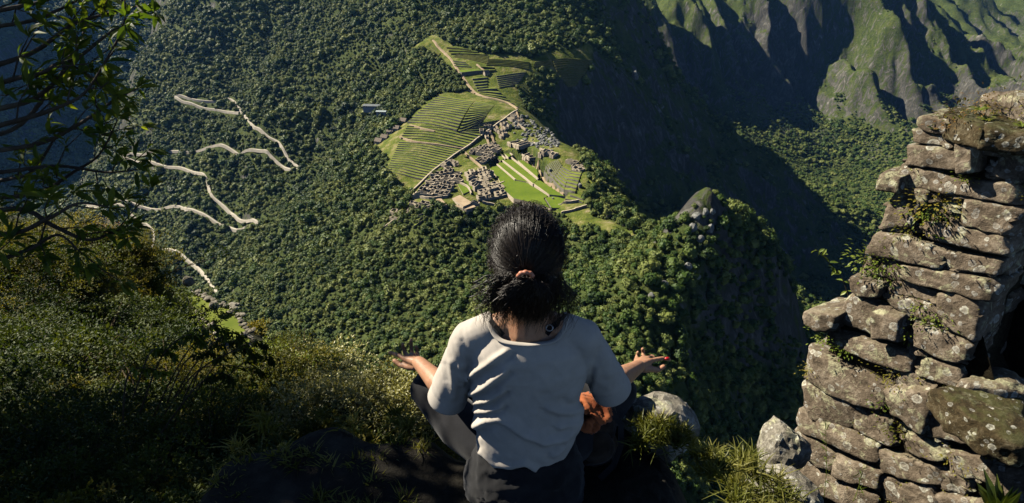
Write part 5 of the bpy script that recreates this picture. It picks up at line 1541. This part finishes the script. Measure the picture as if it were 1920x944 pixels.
def hit_near(u, v):
    d = uvdir(u, v); ys = np.geomspace(1.2, 60, 600); xs_, zs = d[0] / d[1] * ys, d[2] / d[1] * ys
    un = np.nonzero(zs < near_h(xs_, ys))[0]
    return (xs_[un[0]], ys[un[0]], zs[un[0]]) if len(un) else None
def shrub(kind, u, v, px, label, group):
    p = hit_near(u, v)
    if p is None: return None
    if 335 < u < 500 and 535 < v < 720 and kind != 'red' and vr.random() < .9: return None
    s = 1.65 * px / FPX * (p[1] * CP + p[2] * SP) / 1.0
    s = float(np.clip(s, .22, 2.6))
    f, st = KIND[kind][vr.integers(len(KIND[kind]))]
    o = link('shrub', None, loc=(p[0], p[1], p[2] - .1 * s)); o.scale = (s, s, s * vr.uniform(.8, 1.25)); o.rotation_euler = (vr.uniform(-.2, .2), vr.uniform(-.2, .2), vr.uniform(0, 6.28))
    tag(o, label, 'shrub', group); link('foliage', f, o); link('stems', st, o)
    return o
def fill(kind, poly, n, px0, px1, label, group):
    xs_ = [q[0] for q in poly]; ys_ = [q[1] for q in poly]; k = 0; tries = 0
    while k < n and tries < n * 30:
        tries += 1
        u, v = vr.uniform(min(xs_), max(xs_)), vr.uniform(min(ys_), max(ys_))
        if not in_poly(np.array([u]), np.array([v]), poly)[0]: continue
        if shrub(kind, u, v, vr.uniform(px0, px1), label, group): k += 1
GS = 'shrubs on the slope below the summit'
fill('olive', [(-20,450),(110,432),(250,440),(330,510),(350,560),(200,600),(-20,600)], 46, 26, 48, 'olive shrub with sunlit tips along the brow of the left slope', GS)
fill('dark', [(40,470),(260,470),(350,560),(420,680),(300,720),(-20,700),(-20,520)], 50, 30, 55, 'dark green shrub in the middle of the left slope', GS)
fill('bright', [(200,480),(300,500),(340,560),(420,640),(560,700),(480,760),(260,640)], 20, 20, 38, 'fresh green shrub beside the small grassy terrace', GS)
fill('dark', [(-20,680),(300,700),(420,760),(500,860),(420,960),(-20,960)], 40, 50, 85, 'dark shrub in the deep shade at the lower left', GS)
fill('olive', [(330,700),(520,690),(620,730),(560,830),(430,860),(330,790)], 30, 32, 52, 'olive shrub between the leafy stalks and the dark ledge', GS)
fill('dark', [(540,650),(640,670),(650,720),(560,740),(500,700)], 12, 26, 44, 'round dark green shrub behind the silvery bushes', GS)
fill('silver', [(590,690),(700,655),(800,640),(850,660),(850,790),(640,820),(560,800)], 26, 40, 62, 'silvery yellow small leaved bush behind the left arm', 'silvery bushes behind the left arm')
fill('red', [(380,720),(460,720),(460,760),(380,770)], 3, 22, 32, 'russet leaved shrub low among the green ones', GS)
fill('red', [(140,430),(250,432),(270,460),(160,470)], 5, 16, 26, 'golden brown shrub on the brow of the left slope', GS)

# undergrowth nobody could count
UND = []
for k in range(3):
    f, _ = bush_meshes(960 + k, 300, 1.0, .24, .10, squash=.6); f.materials.append(M['leaf_dark'] if k else M['leaf_olive'])
    UND.append(bpy.data.objects.new('undergrowth_tuft', f))
q = []
while len(q) < 2400:
    y = float(np.exp(vr.uniform(math.log(2.2), math.log(42)))); x = vr.uniform(-1.15 * y - 1.5, .06 * y)
    if y < 3 and x > -.9: continue
    q.append((x, y, 0))
q = np.array(q); q = q[~((q[:, 1] > 22) & (q[:, 1] < 33) & (q[:, 0] > -20.5) & (q[:, 0] < -12))]; q[:, 2] = near_h(q[:, 0], q[:, 1]) + .02
scatter('undergrowth', q, UND, np.clip(.08 + .016 * q[:, 1], .10, .6) * vr.uniform(.7, 1.5, len(q)), 0, label='low leafy undergrowth covering the near slope', kind='stuff')

# ------------------------------------------------------------------ leafy stalks arching over the slope
def tube_curve(bm, pts, r0, r1, seg=6):
    P = smooth_line(pts, 5); rr = np.linspace(r0, r1, len(P)); tube_geo(bm, [tuple(p) for p in P], list(rr), seg)
    return P
for i, (b0, t0, yb) in enumerate([((278,803),(398,612),6.4),((300,792),(428,624),6.8),((325,800),(452,655),6.6),((262,775),(352,628),6.2),((345,770),(476,640),7.2),((290,830),(410,700),5.6),
                                  ((250,745),(302,655),6.0),((330,745),(470,690),7.0),((310,765),(388,660),6.6),((230,790),(275,690),5.6),((372,770),(490,668),7.4),((356,740),(440,640),7.3)]):
    yb *= .62; A, B = np.array(PY(*b0, yb)), np.array(PY(*t0, yb + .4)); mid = (A + B) / 2 + [vr.uniform(-.1, .1), 0, .18]
    o = link('leafy_stalk', None, loc=tuple(A)); tag(o, 'thin arching stalk with drooping leaves on the left slope', 'plant', 'arching leafy stalks')
    bm = bmesh.new(); Pc = tube_curve(bm, [(0, 0, 0), tuple(mid - A), tuple(B - A), tuple(B - A + [.10, .02, -.08])], .008, .003)
    link('stem', bm_mesh('stem', bm), o, M['stem'])
    V, F = [], []
    for p in Pc[int(len(Pc) * .45):]:
        for _ in range(7):
            dd = np.array([vr.normal() * .5, vr.normal() * .5, -.75]); leaf_into(V, F, p + vr.normal(size=3) * .015, dd, np.array([0, -1, .3]), vr.uniform(.05, .09), .022, .1)
    link('foliage', mesh_tri('foliage', V, F), o, M['leaf_bright'] if i % 3 == 0 else M['leaf_dark'])

# ------------------------------------------------------------------ small grassy terrace on the brow
tzz = -18.0
crescent = [(352,556),(372,556),(400,566),(433,578),(452,606),(468,636),(485,668),(484,682),(462,682),(425,655),(395,625),(372,592)]
slab('terrace', crescent, tzz, [M['terrace_grass'], M['terrace_stone']], depth=3, label='small crescent grass terrace edged with stones on the left slope', cat='terrace')
M['rim_stone'] = stone_mat('rim_stone', ((0.08, 0.07, 0.05), (0.2, 0.18, 0.14), (0.4, 0.37, 0.31)), 1.2)
RS = [rock_mesh('stone', 970 + k, 2, .7) for k in range(4)]
for m_ in RS: m_.materials.append(M['rim_stone'])
rim_w = link('stone_rim', None, loc=PZ(433, 578, tzz)); tag(rim_w, 'row of loose stones edging the small crescent terrace', 'wall')
o0 = Vector(PZ(433, 578, tzz))
for line, n in (([(434,577),(453,604),(469,634),(487,668)], 26), ([(366,548),(385,560),(410,568),(433,577)], 22), ([(372,592),(395,625),(425,655),(462,684)], 20)):
    P = smooth_line([PZ(u, v, tzz) for u, v in line], 12)
    for k in range(n):
        p = P[int(k / n * len(P))]; o = link('stone', RS[vr.integers(4)], rim_w, None, Vector(p) - o0 + Vector((vr.normal() * .12, vr.normal() * .12, .12)))
        s = vr.uniform(.10, .24); o.scale = (s * 1.2, s, s * .8); o.rotation_euler = (0, 0, vr.uniform(0, 6))
for u, v, s, lb in ((354,526,.42,'pale squarish boulder standing at the top of the crescent terrace'), (402,572,.34,'dark stone block on the upper rim of the crescent terrace')):
    p = PZ(u, v, tzz + .6); o = link('boulder', RS[0], None, None, p); o.scale = (s, s, s * 1.3); tag(o, lb, 'boulder')
for u, v, px, kd in ((350,590,26,'dark'),(365,625,26,'olive'),(392,655,28,'dark'),(430,690,28,'olive'),(500,665,20,'bright'),(500,690,24,'olive')):
    pass

# ------------------------------------------------------------------ tree whose branches hang in at the upper left
tree = link('overhanging_tree', None, loc=(-4.9, 2.9, float(near_h(np.array([-4.9]), np.array([2.9]))[0])))
tag(tree, 'dark glossy leaved tree hanging its branches in at the upper left', 'tree')
TO = np.array(tree.location)
bm = bmesh.new()
base_ = np.array([0, 0, -.2]); crown = np.array([-3.3, 3.0, -.1]) - TO
tube_curve(bm, [tuple(base_), tuple(crown * .4 + [.15, 0, 0]), tuple(crown * .8), tuple(crown + [.2, -.1, .6])], .11, .05, 10)
link('trunk', bm_mesh('trunk', bm, True), tree, M['bark'])
BR = [([(-250,190),(-60,140),(60,102),(130,52),(190,30),(262,12)],2.5), ([(-250,260),(0,208),(76,182),(150,112),(215,60),(240,55)],2.35), ([(-250,300),(0,240),(100,210),(160,180),(200,120)],2.2),
      ([(-250,320),(0,288),(90,270),(170,226),(222,190),(262,170)],2.4), ([(-200,350),(0,330),(110,318),(200,330),(262,325)],2.5), ([(-250,380),(-20,380),(80,366),(140,330),(190,296),(225,230)],2.6),
      ([(-200,420),(30,420),(100,452),(168,480),(215,465),(245,452)],2.1), ([(-250,460),(0,470),(90,440),(150,410),(210,398)],2.0), ([(-250,120),(-50,60),(60,40),(130,10),(180,-20)],2.7),
      ([(-250,500),(-40,520),(50,500),(110,470),(150,500)],2.0), ([(-200,60),(0,20),(90,0),(150,-40)],2.4), ([(-150,260),(20,250),(110,150),(150,90),(165,40)],2.6),
      ([(-200,420),(-20,350),(60,330),(120,250),(190,260)],2.75), ([(-200,240),(0,160),(80,140),(120,120),(180,150)],2.3)]
leafspots = []
for k, (line, y) in enumerate(BR):
    line = [(u * .98, v * .98 - (v > 400) * 20) for u, v in line]
    pts = [np.array(PY(u, v, y + .05 * math.sin(i * 2 + k))) - TO for i, (u, v) in enumerate(line)]
    pts = [crown * .9 + [0.1, 0, .0]] + pts
    bm = bmesh.new(); Pc = tube_curve(bm, [tuple(p) for p in pts], .014, .0028, 7)
    n = len(Pc)
    for j in range(int(n * .35), n, 2):
        if vr.random() < .62:
            d = unit(Pc[min(j + 1, n - 1)] - Pc[j - 1]); sd = unit(np.cross(d, vr.normal(size=3))); L = vr.uniform(.08, .28)
            q1 = Pc[j] + (d * .6 + sd * .6 + [0, 0, .1]) * L * .5; q2 = q1 + (d * .8 + sd * .3 + [0, 0, .25]) * L * .5
            tube_geo(bm, [tuple(Pc[j]), tuple(q1), tuple(q2)], [.0035, .0025, .0016], 5)
            leafspots += [(q2, unit(q2 - q1), 9), (q1, unit(q2 - q1), 4)]
    leafspots.append((Pc[-1], unit(Pc[-1] - Pc[-3]), 9))
    link('branch', bm_mesh('branch', bm, True), tree, M['bark'])
def leaf_mesh(seed):
    V, F = [], []; leaf_into(V, F, np.zeros(3), np.array([1., 0, 0]), np.array([0, 0, 1.]), 1.0, .26, .12 + .12 * seed); return mesh_tri('leaf', V, F)
LM_ = [leaf_mesh(k) for k in range(3)]
for m_ in LM_: m_.materials.append(M['leaf_tree'])
inst = []
for p, d, n in leafspots:
    for j in range(n):
        dd = unit(d + vr.normal(size=3) * .75); inst.append((p + dd * .006, dd, unit(vr.normal(size=3) * .5 + [0, 0, 1]), vr.uniform(.045, .092)))
def in_frame(p):
    p = p + TO; dp = p[1] * CP + p[2] * SP
    u = 960 + FPX * p[0] / dp; v = 472 - FPX * (-p[1] * SP + p[2] * CP) / dp
    return 0 < u < 320 and 0 < v < 520
big = [t for t in inst if in_frame(t[0])]; big.sort(key=lambda t: -t[3]); bigset = set(id(t) for t in big[:290])
V, F = [], []
for t in inst:
    p, d, up, L = t
    if id(t) in bigset:
        o = link('leaf', LM_[vr.integers(3)], tree); s = unit(np.cross(d, up)); n = np.cross(s, d)
        o.matrix_local = Matrix(((d[0] * L, -s[0] * L, n[0] * L, p[0]), (d[1] * L, -s[1] * L, n[1] * L, p[1]), (d[2] * L, -s[2] * L, n[2] * L, p[2]), (0, 0, 0, 1)))
    else: leaf_into(V, F, p, d, up, L, L * .26)
# dense unseen part of the crown beyond the left edge, shaped to shade the ledge
for c, r_, n in (((-3.4, 2.9, .45), (.85, .8, .8), 2900), ((-3.4, 2.2, .3), (.8, .7, .8), 3000)):
    for _ in range(n):
        q_ = unit(vr.normal(size=3)) * vr.random() ** .45; p = np.array(c) + q_ * np.array(r_) - TO
        if in_frame(p) and vr.random() < .93: continue
        leaf_into(V, F, p, unit(q_ + vr.normal(size=3)), unit(vr.normal(size=3) + [0, 0, .6]), vr.uniform(.09, .14), .04)
tag(link('crown_leaves', mesh_tri('crown_leaves', V, F), tree, M['leaf_tree']), kind='stuff')
# unseen trees added out to the left to cast shade over the slope
def shade_tree(x, y, zc, r, label, seed):
    z0 = float(near_h(np.array([x]), np.array([y]))[0]); t = link('added_shade_tree', None, loc=(x, y, z0)); tag(t, label, 'tree')
    bm = bmesh.new(); tube_curve(bm, [(0, 0, -.3), (.1, .05, (zc - z0) * .5), (0, 0, zc - z0)], .12, .05, 8)
    for k in range(7):
        a = k * .9; tube_geo(bm, [(0, 0, (zc - z0) * .7), (r * .5 * math.cos(a), r * .5 * math.sin(a), zc - z0 + .1), (r * .8 * math.cos(a), r * .8 * math.sin(a), zc - z0 + .4 * r)], [.04, .025, .01], 6)
    link('trunk', bm_mesh('trunk', bm), t, M['bark'])
    V, F = [], []
    for _ in range(7000):
        q_ = unit(vr.normal(size=3)) * vr.random() ** .4; p = q_ * np.array((r, r, r * .85)) + [0, 0, zc - z0]
        leaf_into(V, F, p, unit(q_ + vr.normal(size=3)), unit(vr.normal(size=3) + [0, 0, .6]), vr.uniform(.10, .17), .055)
    tag(link('crown', mesh_tri('crown', V, F), t, M['leaf_dark']), kind='stuff')
shade_tree(-6.4, 4.5, .2, 1.75, 'unseen leafy tree added beyond the left edge to shade the lower slope', 1)
shade_tree(-8.6, 6.6, .9, 1.9, 'middle one of three unseen trees added beyond the left edge for shade', 3)
shade_tree(-10.9, 9.2, .2, 2.7, 'larger unseen leafy tree added farther out beyond the left edge for shade', 2)

# ------------------------------------------------------------------ grass tufts, wall plants
def tuft(p, n, h, mat, label=None, group=None, cat='grass tuft', parent=None, spread=.6, name='grass_tuft', w=.004, bend=.5, up=(0, 0, 1)):
    V, F = [], []; up = unit(np.array(up, float))
    for _ in range(n):
        b0 = np.array([vr.normal() * h * .22, vr.normal() * h * .22, 0]); d = unit(up + vr.normal(size=3) * spread); L = h * vr.uniform(.5, 1.15)
        s = unit(np.cross(d, vr.normal(size=3))); i = len(V)
        for t in (0, .4, .75, 1.0):
            c = b0 + d * L * t + np.array([d[0], d[1], -1.2]) * bend * L * t * t * .5; ww = w * (1 - t ** 2) + .0003
            V += [c - s * ww, c + s * ww]
        F += [(i, i + 1, i + 3, i + 2), (i + 2, i + 3, i + 5, i + 4), (i + 4, i + 5, i + 7, i + 6)]
    o = link(name, mesh_np(name, V, F), parent, M[mat], p)
    if label: tag(o, label, cat, group)
    return o
for k, (u, v, y) in enumerate([(1205,800,1.50),(1228,795,1.52),(1252,802,1.50),(1275,812,1.50),(1215,822,1.44),(1240,826,1.44),(1265,832,1.42),(1198,835,1.42),(1290,828,1.46),(1232,808,1.48),(1262,818,1.46)]):
    tuft(PY(u, v, y), 90, .065, 'grass_blade', 'small sunlit grass tuft on the pitted rock right of the person', 'grass tufts on the pitted rock', w=.0022)
for k, (u, v, y) in enumerate([(1395,880,1.85),(1420,895,1.85),(1450,905,1.9),(1380,915,1.75),(1410,930,1.72),(1445,940,1.75),(1475,930,1.85),(1385,950,1.62),(1430,965,1.62),(1400,860,2.0),(1470,960,1.7)]):
    tuft(PY(u, v, y), 110, .11, 'grass_blade', 'long sunlit grass tuft at the foot of the stone wall', 'long grass at the wall foot', w=.0028)
for k, (u, v, y) in enumerate([(1310,850,1.62),(1335,860,1.66),(1355,880,1.6),(1330,890,1.55)]):
    tuft(PY(u, v, y), 80, .08, 'grass_blade', 'shaded grass tuft on the lip of the ledge', 'shaded grass on the ledge lip', w=.0025)
k = 0
while k < 34:
    x, y = vr.uniform(-1.0, -.2), vr.uniform(1.2, 1.75)
    k += 1
    tuft((x, y, -1.56), 60, .07, 'grass_blade', 'dark grass tuft on the shaded ledge left of the person', 'grass tufts on the dark ledge', w=.0025)

def leaf_spray(u, v, n, L, mat, label, off=.01, R=.05, droop=.2, w=.38):
    p = on_wall(u, v, off); V, F = [], []
    for _ in range(n):
        q_ = vr.normal(size=3) * R * np.array([1, 1, .7]); d = unit(q_ + np.array([NW[0], NW[1], .3]) * R + vr.normal(size=3) * R * .4)
        leaf_into(V, F, q_, d, np.array([0, 0, 1.]), L * vr.uniform(.6, 1.2), L * w, droop)
    bm = bmesh.new()
    for _ in range(8):
        q_ = vr.normal(size=3) * R * .8; tube_geo(bm, [tuple(-np.array([NW[0], NW[1], 0]) * .03), tuple(q_)], [.0015, .0008], 4)
    o = link('wall_plant', None, loc=tuple(p)); tag(o, label, 'plant'); link('foliage', mesh_tri('foliage', V, F), o, M[mat]); link('stems', bm_mesh('stems', bm), o, M['stem'])
    return o
leaf_spray(1655, 488, 170, .030, 'leaf_bright', 'bushy bright green plant growing from the outer edge of the wall', R=.075)
leaf_spray(1638, 500, 120, .026, 'leaf_dark', 'darker leafy tuft under the bright wall plant', R=.06)
leaf_spray(1745, 382, 160, .030, 'leaf_olive', 'olive leafy clump in the joint high on the wall', R=.075)
leaf_spray(1722, 396, 90, .028, 'leaf_bright', 'green clump left of the olive one high on the wall', R=.05)
leaf_spray(1765, 398, 100, .026, 'leaf_dark', 'dark clump right of the olive one high on the wall', R=.05)
leaf_spray(1700, 428, 90, .024, 'leaf_olive', 'small mossy clump below the long upper blocks', R=.05)
leaf_spray(1755, 592, 110, .024, 'leaf_bright', 'bright leafy plant in the middle joint of the wall', R=.05)
leaf_spray(1745, 606, 70, .022, 'leaf_dark', 'dark leaves hanging below the middle joint plant', R=.045)
leaf_spray(1722, 572, 60, .022, 'leaf_bright', 'small green plant left above the middle joint', R=.035)
leaf_spray(1702, 622, 60, .024, 'leaf_bright', 'small green plant in the hollow beside the round stone', R=.035)
leaf_spray(1582, 655, 70, .028, 'leaf_bright', 'small leafy plant on the long lower block', R=.035)
leaf_spray(1548, 634, 90, .028, 'leaf_bright', 'leafy sprig sticking out left below the jutting stone', off=.05, R=.05)
leaf_spray(1518, 692, 60, .020, 'leaf_olive', 'small mossy sprig at the left edge of the large lichened block', off=.03, R=.035)
leaf_spray(1615, 486, 40, .034, 'leaf_bright', 'pale green sprig pointing left from the wall edge', off=.04, R=.04)
leaf_spray(1812, 330, 60, .022, 'leaf_bright', 'small green plant under the dark hole stone', R=.035)
leaf_spray(1655, 755, 70, .022, 'leaf_bright', 'small plant between the lower blocks', R=.04)
leaf_spray(1685, 810, 90, .024, 'leaf_olive', 'trailing plant in the lower joint of the wall', R=.055)
leaf_spray(1675, 700, 110, .020, 'leaf_olive', 'mossy growth on the slanting joint above the large block', R=.07)
leaf_spray(1790, 860, 60, .020, 'leaf_olive', 'small trailing plant near the bottom of the wall', R=.045)
leaf_spray(1800, 226, 120, .022, 'leaf_red', 'reddish moss and grass on the front edge of the cap stone', R=.05, off=.02)
leaf_spray(1790, 212, 100, .024, 'leaf_olive', 'yellow green tuft on the left of the cap stone', R=.05, off=.0)
leaf_spray(1890, 205, 160, .022, 'leaf_olive', 'yellow green mossy plants across the top of the wall', R=.08, off=-.1)
leaf_spray(1845, 192, 100, .020, 'leaf_red', 'reddish plants at the back left of the wall top', R=.05, off=-.12)
for u, v, lb in ((1752,243,'spiky rosette on the uppermost left block'), (1848,226,'pale rosette on the cap stone'), (1836,208,'small pale rosette behind the cap edge'), (1762,446,'pale succulent rosette below the upper joint'), (1915,238,'little rosette at the right edge of the cap')):
    V, F = [], []
    for j in range(16):
        a = j * 2.4; leaf_into(V, F, np.zeros(3), np.array([math.cos(a) * .9 + NW[0] * .4, math.sin(a) * .9 + NW[1] * .4, .55]), np.array([0, 0, 1.]), vr.uniform(.035, .055), .009, .25)
    o = link('rosette_plant', mesh_tri('rosette_plant', V, F), None, M['leaf_bright'], tuple(on_wall(u, v, .02))); tag(o, lb, 'plant')
# moss filling the joints between the blocks
V, F = [], []
for _ in range(2600):
    a, b2, c, d, pr = STONES[vr.integers(len(STONES))]; e = [(a, b2), (d, c), (a, d), (b2, c)][vr.integers(4)]
    if vr.random() < .35: continue
    t = vr.random(); u, v = e[0][0] * (1 - t) + e[1][0] * t, e[0][1] * (1 - t) + e[1][1] * t
    if abs(math.sin(u * .031 + v * .023)) < .45: continue
    p = on_wall(u + vr.normal() * 2, v + vr.normal() * 2, vr.uniform(-.02, .008)) - np.array([E0[0], E0[1], 0])
    leaf_into(V, F, p, unit(np.array([NW[0], NW[1], .2]) + vr.normal(size=3) * .8), np.array([0, 0, 1.]), vr.uniform(.008, .022), .009, .1)
tag(link('joint_moss', mesh_tri('joint_moss', V, F), wall, M['leaf_olive']), kind='stuff')
# thin hanging vine in front of the dark valley
vine = [np.array(PY(u, v, 3.5)) for u, v in ((1592,560),(1578,520),(1560,500),(1545,482),(1530,470))]
o = link('vine', None, loc=tuple(vine[0])); tag(o, 'thin vine with bright leaves reaching out left of the wall', 'plant')
bm = bmesh.new(); Pc = tube_curve(bm, [tuple(p - vine[0]) for p in vine], .003, .0015, 5); link('stem', bm_mesh('stem', bm), o, M['stem'])
for p in Pc[::2]:
    for _ in range(2):
        V, F = [], []; leaf_into(V, F, np.zeros(3), vr.normal(size=3) + [-.3, 0, .1], np.array([0, -.4, 1.]), vr.uniform(.04, .06), .022, .15)
        link('leaf', mesh_tri('leaf', V, F), o, M['leaf_bright'], tuple(p))
vine = [np.array(PY(u, v, 3.5)) for u, v in ((1590,600),(1578,560),(1572,545),(1562,540))]
# stalks in front of the wall and the broad leaved plant in the corner
for u0, v0, u1, v1, y in ((1545,935,1548,808,2.3), (1600,940,1615,880,2.3)):
    o = link('grass_stalk', None, loc=PY(u0, v0, y)); tag(o, 'thin upright grass stalk in front of the %s of the wall' % ('lower left blocks' if u0 < 1580 else 'bottom middle blocks'), 'grass')
    A, B = np.array(PY(u0, v0, y)), np.array(PY(u1, v1, y)); bm = bmesh.new(); Pc = tube_curve(bm, [(0, 0, 0), tuple((B - A) * .5 + [.01, 0, 0]), tuple(B - A)], .002, .001, 5); link('stem', bm_mesh('stem', bm), o, M['leaf_bright'])
    V, F = [], []
    for p in Pc[3:]:
        for _ in range(2): leaf_into(V, F, p, vr.normal(size=3) + [0, 0, 1], np.array([0, -1., .2]), vr.uniform(.03, .06), .006, .1)
    link('foliage', mesh_tri('foliage', V, F), o, M['leaf_bright'])
o = link('broad_leaved_plant', None, loc=PY(1862, 960, 1.55)); tag(o, 'dark broad leaved plant in the lower right corner', 'plant')
for k in range(16):
    V, F = [], []; a = k * 2.4; leaf_into(V, F, np.zeros(3), np.array([math.cos(a) * .8, math.sin(a) * .5, 1.0 + .3 * vr.random()]), np.array([0, -1., .4]), vr.uniform(.10, .17), .032, .18)
    link('leaf', mesh_tri('leaf', V, F), o, M['leaf_dark'])
# ------------------------------------------------------------------ haze
bm = bmesh.new(); bmesh.ops.create_cube(bm, size=1)
hz = link('haze', bm_mesh('haze', bm))
hz.scale = (7600, 6600, 2200); hz.location = (900, 2700, -704 + 1100)
hm = bpy.data.materials.new('haze'); hm.use_nodes = True
hn = hm.node_tree; hn.nodes.remove(hn.nodes['Principled BSDF'])
pv = hn.nodes.new('ShaderNodeVolumePrincipled')
pv.inputs['Density'].default_value = HAZE
pv.inputs['Color'].default_value = (0.16, 0.42, 1.0, 1)
pv.inputs['Anisotropy'].default_value = 0.2
hn.links.new(pv.outputs[0], hn.nodes['Material Output'].inputs['Volume'])
hz.data.materials.append(hm)
tag(hz, 'thin blue haze filling the valley', kind='stuff')
